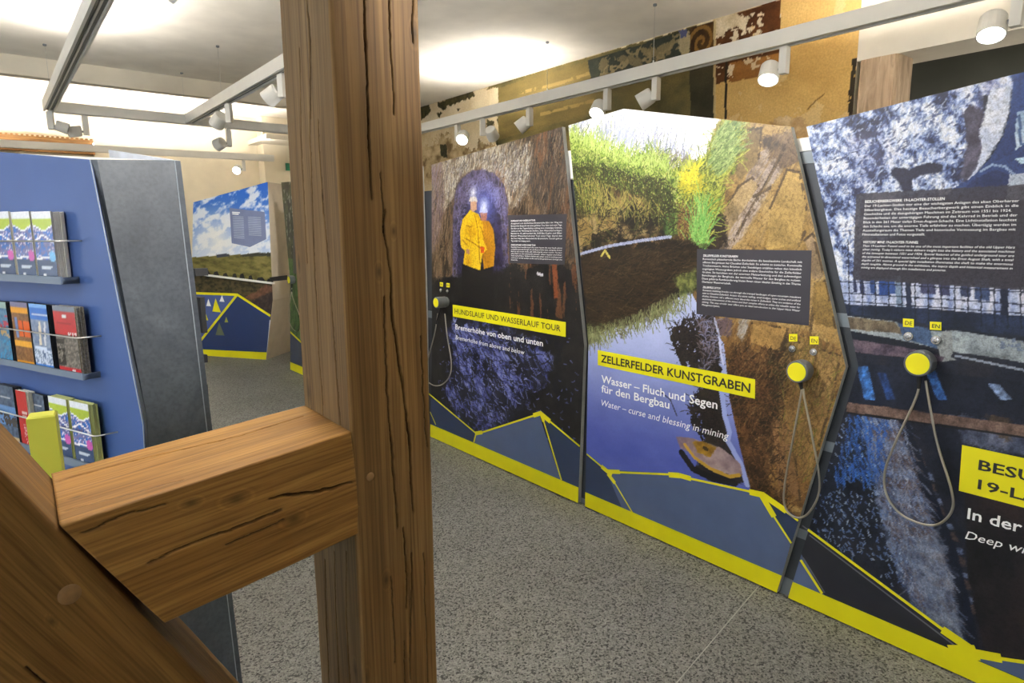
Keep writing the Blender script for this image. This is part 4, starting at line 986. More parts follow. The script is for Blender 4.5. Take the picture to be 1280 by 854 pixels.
# ---- panel: mine tunnel with two hikers (left)
def paint_tunnel(c):
    S, T = c.S, c.T
    v = (c.n(6, 2.2, 6, 15, -12)-.5)*1.5+.5; rock = c.tone(v, (48, 38, 28), (88, 70, 50), (122, 100, 74), (98, 74, 50))
    c.c = rock
    c.fill([(530, 210), (620, 180), (665, 180), (660, 240), (640, 262), (630, 235), (600, 208), (575, 220), (566, 250), (552, 262), (530, 260)], c.tone(c.n(16, 7, 5, rot=-20), (70, 58, 46), (150, 138, 116), (196, 190, 176), (120, 110, 112)), .05, 8)
    c.fill([(530, 210), (552, 204), (556, 250), (550, 300), (530, 340)], c.tone(c.n(10, 5, 5), (84, 70, 80), (138, 118, 128), (110, 96, 84)), .06, 8, alpha=.8)
    c.fill([(665, 180), (706, 150), (720, 300), (722, 330), (690, 300), (672, 262), (660, 230)], c.tone(c.n(9, 3, 5, rot=-18), (36, 32, 32), (70, 62, 58), (96, 80, 68)), .05, 6)
    c.put((c.n(11, 2.4, 4, 118, -10) > .62) & (S > -3.25), (130, 84, 50), .6)
    c.put(np.abs(c.n(6, 1.8, 5, 200, -14)-.5) < .014, (30, 24, 20), .75)
    c.strokes([(540, 215), (620, 190), (704, 165), (722, 330), (636, 330), (640, 262), (566, 250), (560, 380), (540, 380)], 1200, 78, 14, .07, [(40, 30, 24), (130, 108, 80), (84, 64, 44), (160, 146, 124), (110, 74, 46)], 14, .32, 61)
    c.strokes([(560, 215), (640, 185), (665, 190), (650, 255), (632, 235), (600, 206), (572, 220)], 420, 60, 30, .045, [(206, 204, 196), (120, 112, 104), (60, 50, 44), (170, 170, 178)], 20, .4, 62)
    # tunnel mouth
    tun = [(562, 400), (566, 330), (566, 270), (569, 240), (576, 224), (590, 213), (606, 212), (620, 218), (630, 232), (635, 255), (634, 300), (636, 340), (640, 400)]
    c.fill(tun, c.tone(c.n(16, 12, 5), (40, 34, 48), (72, 64, 92), (104, 98, 132), (66, 56, 54)), .015, 10)
    c.fill([(572, 400), (572, 300), (577, 258), (588, 240), (600, 236), (616, 244), (626, 270), (628, 320), (634, 400)], c.tone(c.n(14), (24, 20, 34), (56, 50, 84), (40, 34, 50)), .03, 9)
    c.fill([(608, 228), (622, 234), (628, 252), (620, 256), (612, 242)], (150, 150, 210), .05, 12, alpha=.7)
    c.fill([(555, 345), (640, 335), (705, 330), (740, 340), (740, 560), (530, 560), (530, 360)], c.tone(c.n(8), (20, 19, 21), (40, 37, 36)), .08, 5)
    c.put(c.mask([(636, 332), (720, 330), (720, 400), (636, 395)], .02) & (c.n(13, 2.2, 4, 55) > .58), (120, 76, 48), .75)
    c.fill([(690, 330), (696, 330), (698, 372), (693, 374)], (132, 72, 40), .01, 14)
    # two hikers in yellow rain coats
    c.fill([(577, 330), (604, 334), (616, 330), (618, 390), (578, 390)], (22, 20, 22), .01, 10)
    c.glow((591, 242), .12, (200, 205, 255), .9); c.strokes([(568, 330), (572, 240), (600, 216), (630, 240), (634, 330), (626, 270), (605, 242), (580, 260)], 500, 40, 60, .03, [(40, 34, 50), (130, 124, 170), (90, 84, 110)], 60, .6, 63); c.glow((605, 258), .20, (110, 130, 245), .8)
    coat = c.tone(c.n(9, 4, 3), (214, 160, 8), (240, 196, 22), (248, 208, 40))
    c.fill([(602, 276), (611, 276), (617, 288), (619, 310), (617, 333), (605, 336), (600, 300)], c.tone(c.n(9, 4, 3), (176, 118, 12), (214, 152, 30)), .004, 14)
    c.fill([(588, 262), (598, 268), (604, 282), (604, 300), (609, 312), (603, 318), (600, 338), (579, 330), (581, 314), (576, 308), (575, 290), (578, 275)], coat, .004, 14)
    for ln in ([(583, 282), (590, 284)], [(582, 298), (592, 304), (600, 310)], [(601, 284), (606, 300)], [(593, 268), (597, 284), (600, 330)], [(578, 300), (584, 306)]):
        c.put(c.near(ln, .005), (168, 118, 10), .8)
    c.fill([(588, 251), (596, 251), (596, 262), (591, 265), (588, 260)], (206, 160, 130)); c.fill([(600, 266), (609, 266), (608, 276), (602, 276)], (176, 116, 100))
    c.fill([(586, 252), (588, 246), (595, 246), (597, 252)], (214, 206, 196)); c.fill([(599, 266), (601, 259), (608, 259), (610, 266)], (170, 180, 240))
    c.fill([(583, 311), (587, 312), (587, 318), (583, 317)], (196, 140, 110)); c.fill([(600, 308), (606, 309), (605, 316), (601, 316)], (226, 92, 30))
    c.glow((591.5, 241), .05, (250, 250, 255)); c.glow((605, 257), .075, (235, 240, 255))
    c.put((T > 1.0) & (T < 1.3) & c.near([(672, 342), (678, 344)], .008), (220, 220, 230))
    c.calm((T < .95), .35)
    # blue light on wet rock below
    bl = c.tone(c.n(13, 11, 5, 808, 24), (26, 26, 46), (52, 56, 110), (96, 106, 176), (150, 158, 214))
    c.fill([(566, 400), (600, 408), (650, 418), (690, 440), (685, 470), (660, 490), (655, 515), (605, 540), (585, 535), (555, 500), (560, 470), (572, 450), (558, 420)], bl, .09, 6)
    c.put(c.mask([(555, 395), (705, 425), (695, 525), (555, 535)], .05) & (c.n(4, 3, 5, 411, 35) > .52), (24, 24, 32), .85)
    c.strokes([(566, 402), (650, 420), (690, 442), (660, 492), (605, 538), (560, 500), (572, 450)], 420, -35, 22, .06, [(30, 30, 52), (90, 100, 176), (160, 168, 226), (60, 66, 120)], 40, .5, 64)
    c.strokes([(560, 400), (650, 418), (695, 440), (665, 495), (610, 540), (555, 505)], 420, -35, 22, .07, [(20, 20, 26), (36, 36, 50)], 40, .65, 66)
    c.strokes([(545, 400), (720, 420), (720, 560), (600, 540), (545, 500)], 160, -35, 40, .02, [(110, 118, 190), (70, 74, 120)], 40, .7, 65)
L1 = [st_(538, 545.7), st_(540, 430), st_(539.5, 206)]; R1 = [st_(722.7, 629), st_(730.2, 432), st_(702.5, 158.5)]
L1[0][1] = .008; R1[0][1] = .008
pan1, _ = make_panel(PP, L1, R1, [L1[-1], R1[-1]], paint_tunnel, 270, 400, 'panel of two people in yellow raincoats in a mine tunnel, beside the oak post')
base_strip(PP, pan1, L1, R1, PP.st(539.7, 530.9)[1], PP.st(722.5, 609.1)[1])
facets(PP, pan1, [([(530, 494), (545, 500), (595, 541), (593, 556), (540, 540), (530, 536)], navy), ([(594, 543), (674, 517), (681, 540), (702, 602), (593, 560)], slate), ([(677, 517), (690, 528), (730, 562), (726, 615), (702, 602)], navy)], L1, R1)
yellow_lines(PP, [((536, 492), (595, 541.5), .011), ((594, 542), (603, 540.5), .026), ((603, 540.5), (668, 519.5), .011), ((667, 519.5), (676, 516.5), .026), ((675, 516), (688, 527), .03), ((688, 527), (725, 558), .011), ((677, 519), (680, 527), .024), ((680, 527), (702, 600), .011), ((595, 543), (592.5, 553), .012), ((538, 515), (545, 531), .009)], pan1, .0016)
flat_part('text_box', PP, PP.poly([(635.2, 269), (709, 267.5), (706, 331), (637, 329)]), .0012, box_dark, pan1)
body_text(PP, [('HUNDSLAUF UND WASSERLAUF TOUR', .5, .012), 'Ausgehend vom Zechenhaus Bremerhöhe führt der Weg mit', 'Bremerhöhe Bergwerk mit einer geführten Tour über und unter Tage.', 'Sie führt an den Tageschächten entlang eines ehemaligen Grabens,', 'vorbei an der Mündung des Stollens, dem Wasserlauf zu folgen.', 'Bereits im 16. Jahrhundert bis 1620 Bau Kupfer und Silber', 'Bremer Wasserlauf auf einer Tour unter Tage. Durch den', 'die Tour folgt dem Wasserlauf der Bremerhöhe. Danach geht es', ('Tage wieder zum Ausgang zurück.', .4, 0.)],
    (639, 275.5), (703, 278), (639, 302), pan1, .002)
body_text(PP, [('HUNDSLAUF AND WATER COURSE TOUR', .5, .012), 'Starting from the Bremerhöhe mine house the tour leads above', 'and below ground through the old Bremerhöhe mine, along the former', 'ditch to the mouth of the adit, following the water course. The tour', 'goes back to the sixteenth century, when copper and silver', 'were mined here. Visitors follow the water course underground', 'and return to the surface at the end of the guided tour through the', ('Bremerhöhe.', .14, 0.)],
    (639, 305.5), (703, 308.5), (639, 325.5), pan1, .002, shear=.2)
headline(PP, pan1, [(566, 380.9), (707.5, 402.8), (707.3, 421.3), (566.3, 395.6)], 'HUNDSLAUF UND WASSERLAUF TOUR', [(568.8, 392), (701, 414.5)], (568.8, 385.8), bold=.006)
caption(PP, pan1, 'Bremerhöhe von oben und unten', (569.6, 411.5), (679, 433), (569.6, 405.3))
caption(PP, pan1, 'Bremerhöhe from above and below', (569.8, 424), (656, 443.5), (569.8, 419), .2, .004)
for p, tx, bp in (([(550, 352.8), (554, 353.2), (554, 358.5), (550, 358)], 'DE', (551.8, 363)), ([(558.2, 353.8), (562.4, 354.2), (562.4, 359.4), (558.2, 359)], 'EN', (560, 364.2))):
    lang_tag(PP, pan1, p, tx); button(PP, pan1, bp, .0135)
handset(PP, (545, 378.5), [(547.5, 392), (543, 418), (536, 445), (531, 470), (540, 481), (552, 481), (562, 470), (564, 452), (559, 420), (556, 392)], 'grey listening handset with yellow cap on the mine tunnel panel', r=.038, off=.09)

# ---- panel: mine with water wheel (right, runs out of the picture)
class WidePlane(Plane):                               # the print runs on past the picture's right edge
    def st(s, px, py, off=0.0):
        q = Plane.st(s, min(px, 1284), py, off)
        if px >= 1284: q[0] = .5
        return q
def paint_wheel(c):
    S, T = c.S, c.T; c.pl = WidePlane(c.pl.O, c.pl.R, c.pl.N)
    c.c = c.tone(c.n(6), (16, 20, 32), (28, 34, 52), (40, 40, 50))
    # bright blue-white rock face above
    q = (c.n(11, 6.5, 6, 31, 38, .70)-.5)*2.3+.53 - .22*smooth01(c.n(2.2, 1.8, 3, 19), .52, .66); rock = c.tone(q, (30, 36, 66), (84, 104, 160), (160, 178, 224), (216, 226, 246), (236, 240, 250))
    pink = (smooth01(c.n(2.5), .45, .7)*smooth01(T, 1.5, 1.9))[:, None]; rock = rock*(1-.35*pink)+np.array([190, 176, 204.])*.35*pink
    c.fill([(990, 140), (1270, 60), (1290, 20), (1290, 110), (1226, 118), (1232, 170), (1210, 225), (1180, 250), (1110, 300), (1070, 352), (1050, 360), (1000, 300)], rock, .02, 8)
    rp = [(1010, 160), (1224, 118), (1228, 170), (1205, 225), (1110, 300), (1065, 348), (1040, 300)]
    c.strokes(rp, 420, 52, 26, .02, [(36, 42, 78), (80, 98, 150), (60, 66, 100)], 40, .5, 71, 2)
    c.strokes(rp, 420, 48, 26, .02, [(216, 226, 246), (170, 190, 232), (140, 162, 214)], 40, .5, 72)
    c.fill([(1238, 112), (1265, 106), (1262, 140), (1252, 170), (1236, 198), (1215, 222), (1208, 226), (1222, 205), (1228, 185), (1224, 165), (1230, 140)], c.tone(c.n(20), (190, 200, 226), (238, 240, 250)), .008, 12)
    c.fill([(1205, 140), (1212, 130), (1228, 140), (1224, 165), (1229, 185), (1222, 205), (1206, 228), (1200, 222), (1208, 180)], c.tone(c.n(22), (52, 48, 66), (100, 96, 116)), .01, 12)
    c.fill([(1112, 218), (1118, 208), (1135, 212), (1160, 203), (1180, 205), (1178, 214), (1150, 220), (1140, 226), (1140, 238), (1130, 240), (1124, 228)], (40, 42, 66), .008, 14)
    c.fill([(1266, 90), (1290, 20), (1330, 20), (1330, 250), (1180, 250), (1190, 236), (1212, 224), (1238, 198), (1254, 170), (1263, 140)], c.tone(c.n(4), (34, 52, 104), (58, 82, 140)))
    c.fill([(1195, 250), (1215, 225), (1245, 212), (1268, 220), (1275, 232), (1262, 250)], c.tone(c.n(7), (24, 36, 80), (40, 56, 104)), .01, 8)
    c.put(c.near([(1226, 214), (1240, 206), (1256, 208), (1270, 220)], .003), (170, 190, 220), .8)
    c.fill([(1272, 140), (1286, 132), (1300, 150), (1300, 190), (1277, 182), (1270, 188), (1269, 160)], c.tone(c.n(6), (150, 176, 206), (206, 220, 236)))
    c.put(c.near([(1274, 145), (1276, 180), (1290, 182)], .004), (70, 96, 140))
    c.fill([(1268, 198), (1290, 195), (1290, 205), (1276, 204)], (196, 222, 240)); c.fill([(1262, 218), (1300, 216), (1300, 250), (1258, 250)], (176, 186, 204))
    # bright yard seen through railings
    c.fill([(1040, 350), (1290, 355), (1290, 398), (1230, 392), (1150, 385), (1120, 386), (1050, 380)], c.tone(c.n(18, 5, 4), (120, 140, 196), (196, 206, 236), (226, 226, 240)), .004, 12)
    for x0, x1, y1, cc in ((1066, 1070, 366, (40, 48, 84)), (1074, 1079, 368, (44, 56, 100)), (1087, 1094, 368, (40, 70, 130)), (1098, 1110, 370, (36, 70, 140)), (1110, 1120, 368, (52, 84, 150)), (1150, 1168, 368, (70, 72, 110)), (1173, 1186, 370, (60, 64, 100)), (1200, 1212, 372, (56, 66, 100)), (1218, 1236, 376, (60, 78, 120)), (1250, 1258, 396, (30, 36, 60))):
        c.fill([(x0, 348), (x1, 349), (x1+2, y1), (x0+1, y1-1)], cc, .004, 16)
    c.fill([(1118, 345), (1125, 345), (1131, 398), (1122, 398)], (130, 150, 176)); c.fill([(1131, 345), (1138, 345), (1140, 385), (1133, 385)], (34, 44, 72))
    c.fill([(1048, 380), (1140, 384), (1180, 388), (1290, 398), (1290, 425), (1180, 410), (1120, 398), (1050, 393)], c.tone(c.n(9), (20, 28, 48), (38, 52, 84)), .006, 12)
    for k in range(14):
        x = 1060+k*16.5; c.put(c.near([(x, 300), (x+2, 396+k*1.2)], .0022), (24, 30, 48), .85)
    for ya, yb in ((352, 368), (366, 380), (376, 390)): c.put(c.near([(1050, ya), (1290, yb)], .0022), (28, 34, 54), .8)
    # steel girder
    c.fill([(1058, 395), (1120, 402), (1140, 414), (1200, 414), (1238, 420), (1290, 462), (1290, 478), (1236, 446), (1190, 440), (1130, 426), (1060, 413)], c.tone(c.n(8, 5, 4), (116, 124, 130), (160, 172, 180), (176, 186, 192)), .003, 12)
    c.fill([(1058, 396), (1118, 402), (1130, 418), (1060, 411)], c.tone(c.n(24, 10, 4), (84, 72, 58), (156, 142, 116)), .006, 12)
    c.fill([(1122, 404), (1160, 410), (1172, 436), (1130, 424)], c.tone(c.n(9), (56, 78, 116), (86, 112, 150)), .005, 12)
    c.fill([(1178, 414), (1190, 414), (1192, 440), (1188, 446), (1196, 450), (1176, 452), (1172, 430)], (150, 156, 158), .003, 14)
    c.put(c.near([(1195, 445), (1228, 452), (1290, 505)], .0035), (150, 160, 178))
    c.put(c.mask([(1240, 420), (1290, 422), (1290, 440), (1250, 436)]) & (c.n(60, 60, 2) > .58), (110, 124, 150))
    c.fill([(1060, 414), (1130, 427), (1172, 440), (1172, 446), (1062, 426)], (20, 26, 40))
    c.fill([(1064, 424), (1130, 434), (1180, 446), (1178, 452), (1066, 440)], c.tone(c.n(20), (60, 50, 70), (120, 104, 116)), .004, 12)
    # wheel pit: blue-lit buckets, water, rusty cross bar
    c.fill([(1066, 452), (1290, 470), (1290, 520), (1062, 508)], c.tone(c.n(9, 5), (14, 20, 36), (34, 40, 60)), .004, 10)
    for a, b, w, cc in (((1076, 458), (1085, 500), 9, (60, 110, 180)), ((1100, 466), (1112, 500), 7, (38, 66, 120)), ((1160, 462), (1176, 500), 8, (60, 110, 190)), ((1240, 480), (1256, 500), 9, (110, 130, 166))):
        c.fill([(a[0]-w/2, a[1]), (a[0]+w, a[1]), (b[0]+w, b[1]), (b[0]-w/2, b[1])], c.tone(c.n(40, 30, 3), tuple(np.array(cc)*.7), cc, tuple(np.minimum(np.array(cc)*1.4, 255))), .004, 14)
    c.fill([(1075, 520), (1128, 522), (1172, 640), (1188, 720), (1210, 830), (1150, 790), (1110, 680)], c.tone(c.n(10, 7, 5, 90, -20), (46, 56, 84), (84, 98, 132), (128, 140, 170), (70, 66, 78)), .03, 9)
    for k in range(8):
        y = 535+k*31; x = 1082+k*13
        c.fill([(x, y), (x+58, y+6), (x+64, y+18), (x+6, y+12)], c.tone(c.n(16, 9, 4), (70, 52, 48), (112, 86, 78)), .012, 10, alpha=.75)
        c.fill([(x-2, y-10), (x+56, y-4), (x+58, y+3), (x, y-3)], c.tone(c.n(20, 14, 3), (110, 130, 176), (170, 186, 222)), .012, 10, alpha=.7)
    c.fill([(1120, 520), (1134, 522), (1200, 700), (1225, 810), (1208, 815), (1180, 700)], (18, 26, 46), .006, 10)
    c.strokes([(1040, 520), (1120, 520), (1150, 600), (1190, 780), (1100, 720), (1010, 660)], 700, -65, 25, .012, [(150, 172, 214), (80, 110, 170), (200, 214, 236)], 20, .7, 73)
    c.strokes([(1075, 520), (1128, 522), (1188, 720), (1205, 800), (1140, 760)], 900, -68, 20, .04, [(50, 60, 90), (130, 146, 184), (96, 80, 78), (176, 190, 220)], 20, .5, 74)
    c.strokes([(1060, 516), (1110, 518), (1100, 600), (1040, 600)], 300, -70, 14, .03, [(40, 90, 180), (60, 120, 210), (26, 44, 90)], 10, .6, 75)
    c.fill([(1130, 690), (1175, 660), (1195, 740), (1205, 800), (1165, 780)], c.tone(c.n(16, 16, 5), (60, 72, 100), (120, 132, 158), (170, 180, 202)), .04, 8, alpha=.6)
    c.fill([(1205, 600), (1290, 640), (1290, 850), (1230, 815), (1210, 720)], c.tone(c.n(5, 3), (18, 18, 24), (34, 30, 36), (52, 40, 42)), .01, 7)
    c.fill([(1190, 520), (1290, 528), (1290, 560), (1205, 556)], c.tone(c.n(14, 10, 5), (50, 60, 90), (150, 160, 190)), .03, 9, alpha=.7)
    c.fill([(1236, 520), (1262, 522), (1262, 552), (1240, 540)], c.tone(c.n(12), (66, 50, 38), (110, 88, 66)), .02, 9, alpha=.8)
    c.fill([(1060, 503), (1290, 506), (1290, 519), (1058, 515)], c.tone(c.n(24, 18, 4), (86, 66, 60), (140, 116, 104)), .003, 12)
    c.put(c.near([(1060, 516), (1290, 520)], .004), (22, 22, 28))
    # translucent grey text field
    c.fill([(1070, 242.1), (1400, 228), (1400, 370), (1066, 349.4)], (58, 54, 64), alpha=.86)
L3 = [st_(985, 751.5), st_(1073, 458), st_(1008, 158.4)]
R3 = [np.array([.36, .008]), np.array([.42, 1.0]), np.array([.32, 2.06])]; L3[0][1] = .008
pan3, _ = make_panel(PP, L3, R3, [L3[-1], R3[-1]], paint_wheel, 400, 560, 'panel of a blue-white rock face and water wheel, nearest on the right edge')
y3a, y3b = PP.st(991, 727)[1], PP.st(1192.5, 812.5)[1]
base_strip(PP, pan3, L3, R3, y3a, y3b)
facets(PP, pan3, [([(975, 740), (1000, 690), (1031, 744), (1010, 745)], slate), ([(1003, 662), (1015, 666), (1060, 700), (1180, 790), (1204, 812), (1190, 822), (1028, 742), (1000, 692)], plain('black_blue_print', (30, 32, 42), .35)), ([(1205, 818), (1290, 826), (1400, 838), (1400, 930), (1290, 854)], slate)], L3, R3)
yellow_lines(PP, [((1010, 662), (1180, 788), .011), ((1178, 787), (1216, 813), .03), ((1188, 815.5), (1222, 816), .05), ((1215, 816), (1252, 823), .03), ((1252, 823.5), (1330, 835), .012), ((1001, 700), (1028, 742), .011)], pan3, .0016)
grey_line = plain('grey_contour', (98, 98, 108), .4)
gm = MB()
for p, q in (((1003, 657), (1176, 783)), ((1012, 669), (1200, 812)), ((1004, 697), (1031, 741))): stroke(gm, PP, PP.st(*p), PP.st(*q), .006, .0013)
gm.build('grey_contour', grey_line, pan3)
body_text(PP, [('BESUCHERBERGWERK 19-LACHTER-STOLLEN', .555, .012), 'Der 19-Lachter-Stollen war eine der wichtigsten Anlagen des alten Oberharzer', 'Silberbergbaus. Das heutige Besucherbergwerk gibt einen Einblick in die', ('Geschichte und die dazugehörigen Maschinen im Zeitraum von 1551 bis 1924.', .965, 0.),
    'Besonderheiten der untertägigen Führung sind das Kehrrad in Betrieb und der', 'Blick in den 261 Meter tiefen Ernst-August-Schacht. Eine Lichtinstallation leuchtet', 'den Schacht aus, um die enorme Tiefe erfahrbar zu machen. Übertägig werden im', 'Ausstellungsraum die Themen Tiefe und historische Vermessung im Bergbau mit', ('Filminstallationen und Fotos vorgestellt.', .45, 0.)],
    (1081.8, 251), (1274.5, 248), (1080, 294.5), pan3, .002)
body_text(PP, [('VISITORS\' MINE 19-LACHTER-TUNNEL', .4, .012), 'Then 19-Lachter-Tunnel used to be one of the most important facilities of the old Upper Harz', 'silver mining. Today\'s visitors mine delivers insight into the history and the associated machines', 'of the timespan between 1551 and 1924. Special features of the guided underground tour are', 'the activated bi-directional waterwheel and a glimpse into the Ernst August Shaft, with a total', 'depths of 261 metres. A special light installation illuminates the shaft to make the enormous', 'depth tangible. Above ground in the exhibition, the topics depth and historical measurement in', ('mining are displayed through film installations and pictures.', .6, 0.)],
    (1079.5, 301.5), (1270, 303), (1078, 335.5), pan3, .002, shear=.22)
tb3 = PP.poly([(1202.8, 556.2), (1280, 572.7), (1280, 634.3), (1198.6, 613.4)])
t3 = flat_part('title_bar', PP, [tb3[0], (.30, tb3[0][1]), (.30, tb3[3][1]), tb3[3]], .0014, yellow, pan3)
def title3(txt, fit, b0, b1, top):
    a, b, h = PP.st(*b0), PP.st(*b1), PP.st(*top); m = MB(); k = (b[0]-a[0])*np.ptp(glyphs(txt, .02)[0][:, 0])/np.ptp(glyphs(fit, .02)[0][:, 0])
    text_on(m, PP, txt, a[0], a[1], k, h[1]-a[1], .0024, .02); m.build('lettering', ink, t3)
title3('BESUCHERBERGWERK', 'BES', (1222.8, 586.8), (1270.7, 597), (1222.8, 574.5)); title3('19-LACHTER-STOLLEN', '19-', (1222, 610.7), (1260, 618), (1222, 599))
caption(PP, pan3, 'In der Tiefe', (1209, 648), (1277, 666), (1210, 635), fit='In der')
caption(PP, pan3, 'Deep within', (1206.4, 673), (1253, 685), (1208, 663.5), .2, .003, fit='Deep')
for p, tx, bp in (([(1129, 398), (1142.5, 399), (1142.5, 409.5), (1129, 408.5)], 'DE', (1136, 420.5)), ([(1162.5, 402), (1177, 402.8), (1177, 413), (1162.5, 412)], 'EN', (1170.5, 425))):
    lang_tag(PP, pan3, p, tx); button(PP, pan3, bp, .0155)
handset(PP, (1147, 455), [(1150, 476), (1144, 500), (1118, 556), (1106, 590), (1108, 618), (1125, 642), (1152, 655), (1174, 655), (1190, 638), (1189, 612), (1172, 556), (1161, 500), (1157, 476)], 'grey listening handset with yellow cap on the rock face panel', r=.043)

# ---- panel hidden behind the post, only its near edge shows, and the forest panel further on
def paint_pale(c):
    c.d[:] = .1; k = smooth01(c.T, .5, 1.9)[:, None]; c.c = np.array([214, 220, 236.])*(1-k)+np.array([140, 166, 216.])*k
    q = c.n(1.6, 3, 4); c.put(q > .5, (236, 240, 248), np.clip((q-.5)*5, 0, .8))
    c.put(c.T < .55+.1*c.n(2), c.tone(c.n(7, 12), (70, 84, 40), (120, 128, 70)))
L0 = [(-5.35, .008), (-5.30, .95), (-5.42, 1.9)]; R0 = [(-4.02, .008), (-3.99, .95), (-3.995, 1.97)]
pan0, _ = make_panel(PP, L0, R0, [L0[-1], R0[-1]], paint_pale, 40, 60, 'pale blue panel mostly hidden behind the oak post')
base_strip(PP, pan0, L0, R0, .085, .085)
flat_part('printed_facet', PP, [(-5.33, .08), (-4.03, .08), (-4.01, .30), (-4.5, .42), (-5.32, .22)], .0009, navy, pan0)
PF = Plane((2.485, 0, 0), (0, -1, 0), (-1, 0, 0))
def paint_forest(c):
    c.c = c.tone(c.n(9, 7, 5), (28, 30, 20), (60, 62, 36), (88, 92, 56))
    c.put((c.n(16, 12, 4) > .66) & (c.T > 1.3), (176, 180, 170), .8)
    c.put((c.T < 1.25), c.tone(c.n(14, 9, 4), (34, 60, 28), (80, 116, 54), (96, 120, 80)))
LF = [PF.st(363, 463), PF.st(362.5, 349), PF.st(351.5, 228)]; LF[0][1] = .008
RF = [(-5.50, .008), (-5.45, .95), (-5.55, 2.0)]
panf, _ = make_panel(PF, LF, RF, [LF[-1], RF[-1]], paint_forest, 90, 120, 'dark green forest panel just left of the oak post')
zf = PF.st(363, 452.5)[1]; base_strip(PF, panf, LF, RF, zf, zf)
facets(PF, panf, [([(355, 415), (363, 416), (372, 424), (382, 434), (390, 480), (355, 470)], navy)], LF, RF)
yellow_lines(PF, [((363, 415), (384, 435), .022)], panf, .0016)
flat_part('text_box', PF, PF.poly([(366.5, 295), (385, 296), (385, 342), (366.5, 342)]), .0012, box_dark, panf)
handset(PF, (361, 350), [(364, 358), (366, 372), (372, 388), (376, 402), (371, 414), (364, 408), (361, 394), (363, 374), (365, 360)], 'small distant listening handset on the forest panel left of the post', r=.045)

# ---- dark metal uprights that join the panels
def connector(lab, gapL, gapR, tops, brackets, cap=None, x0=.03):
    """gapL/gapR: edge polylines (bottom to top) of the left and right board; the upright stands behind the gap"""
    L, R = np.array(gapL), np.array(gapR)
    zs = sorted(set([.0] + [float(q) for q in L[:, 1] if .05 < q < tops-.02] + [tops]))
    root = thing('panel_upright', PP.pt((np.interp(0, L[:, 1], L[:, 0])+np.interp(0, R[:, 1], R[:, 0]))/2, 0, -x0), lab, 'upright', 'metal uprights between the panels')
    f = lambda q, z: np.interp(z, q[:, 1], q[:, 0])
    out = [(f(L, z)-.03, z) for z in zs] + [(f(R, z)+.03, z) for z in zs[::-1]]
    MB().prism(flat(PP, out, -x0)[::-1], -PP.N*.07).build('upright_profile', dark_frame, root)
    for z0, z1 in brackets:
        out = [(f(L, z0)-.012, z0), (f(L, z1)-.012, z1), (f(R, z1)+.012, z1), (f(R, z0)+.012, z0)]
        MB().prism(flat(PP, out, -x0+.004)[::-1], -PP.N*.012).build('bracket', bracket_m, root)
    if cap:
        z0, z1 = cap; out = [(f(L, z0)-.03, z0), (f(L, z1)-.03, z1), (f(R, z1)+.03, z1), (f(R, z0)+.03, z0)]
        MB().prism(flat(PP, out, -x0+.005)[::-1], -PP.N*.085).build('white_cap', white_metal, root)
connector('anthracite metal upright with grey brackets between ditch and rock face panels', R2, L3, 1.80, [(0., .075), (.27, .31), (.66, .70), (1.15, 1.20), (1.755, 1.80)], (1.802, 1.85))
connector('slim grey metal upright between tunnel and ditch panels', R1, L2, 1.78, [(0., .03)], (1.785, 1.93))
connector('dark metal upright between the pale hidden panel and tunnel panel', R0, L1, 1.8, [(.9, .95)])

# ================================================================== BLUE BROCHURE STAND
BR = -heading(-60.5)                                   # towards the viewer's right along the blue face
BN = np.cross(BR, ZUP)                                 # outwards (towards the viewer)
if BN@FW > 0: BN = -BN
pb = CAM + aim(150, 400)*(1.98/np.hypot(*aim(150, 400)[:2])); pb[2] = 0
BP = Plane(pb, BR, BN)
gl = CAM + aim(163, 400)*(2.03/np.hypot(*aim(163, 400)[:2])); gr_ = CAM + aim(246, 400)*(2.10/np.hypot(*aim(246, 400)[:2]))
GRR = (gr_-gl); GRR[2] = 0; GRR /= np.linalg.norm(GRR); GN = np.cross(GRR, ZUP)
if GN@FW > 0: GN = -GN
gl[2] = 0; GP = Plane(gl, GRR, GN)
blue_m = plain('blue_lacquer_board', (58, 84, 140), .45, var=.015, spec=.35)
slate_m, nt_, bs_ = new_mat('grey_stone_laminate')
v_ = coords(nt_); f_ = noise(nt_, v_, 5., 8, .62, .6); g_ = noise(nt_, v_, 90., 4)
nt_.links.new(mix(nt_, 1., ramp(nt_, f_, [(.3, (60, 66, 75)), (.55, (76, 83, 92)), (.75, (92, 100, 109))]), ramp(nt_, g_, [(.3, (222, 222, 222)), (.6, (255, 255, 255))]), 'MULTIPLY'), bs_.inputs['Base Color'])
bs_.inputs['Roughness'].default_value = .42; bump(nt_, bs_, g_, .15, .001)
dslate = plain('dark_stone_laminate', (98, 103, 108), .5, var=.12, scale=30.)
stand = thing('brochure_stand', GP.pt(.1, 0, -.1), 'tall blue brochure stand with a grey stone-look side, behind the oak frame', 'brochure stand')
# blue front board (kinked right edge), grey stone-look flank, dark folded edges
bt = [BP.st(112.5, 199.5), BP.st(178, 553)]
bk = np.array([bt[1][0]+.012, 1.0]); bfoot = np.array([bt[0][0]+.03, .0])
zl = BP.st(0, 190)[1]; sl_ = -1.35
btop = (bt[0][1]-zl)/(bt[0][0]-BP.st(0, 190)[0])
bo = [(sl_, .0), tuple(bfoot), tuple(bk), tuple(bt[0]), (sl_, bt[0][1]+btop*(sl_-bt[0][0]))]
MB().prism(flat(BP, bo, 0)[::-1], -BP.N*.003).build('blue_board', blue_m, stand)
ga, gb, gc, gd = GP.st(121.5, 199.5), GP.st(184, 553), GP.st(218, 200.5), GP.st(298, 862)
gk = np.array([gb[0]+.006, 1.0]); gf = np.array([ga[0]+.03, 0.]); gd = np.array([gd[0], 0.])
gk2 = np.interp(1., [0, gc[1]], [gd[0], gc[0]])
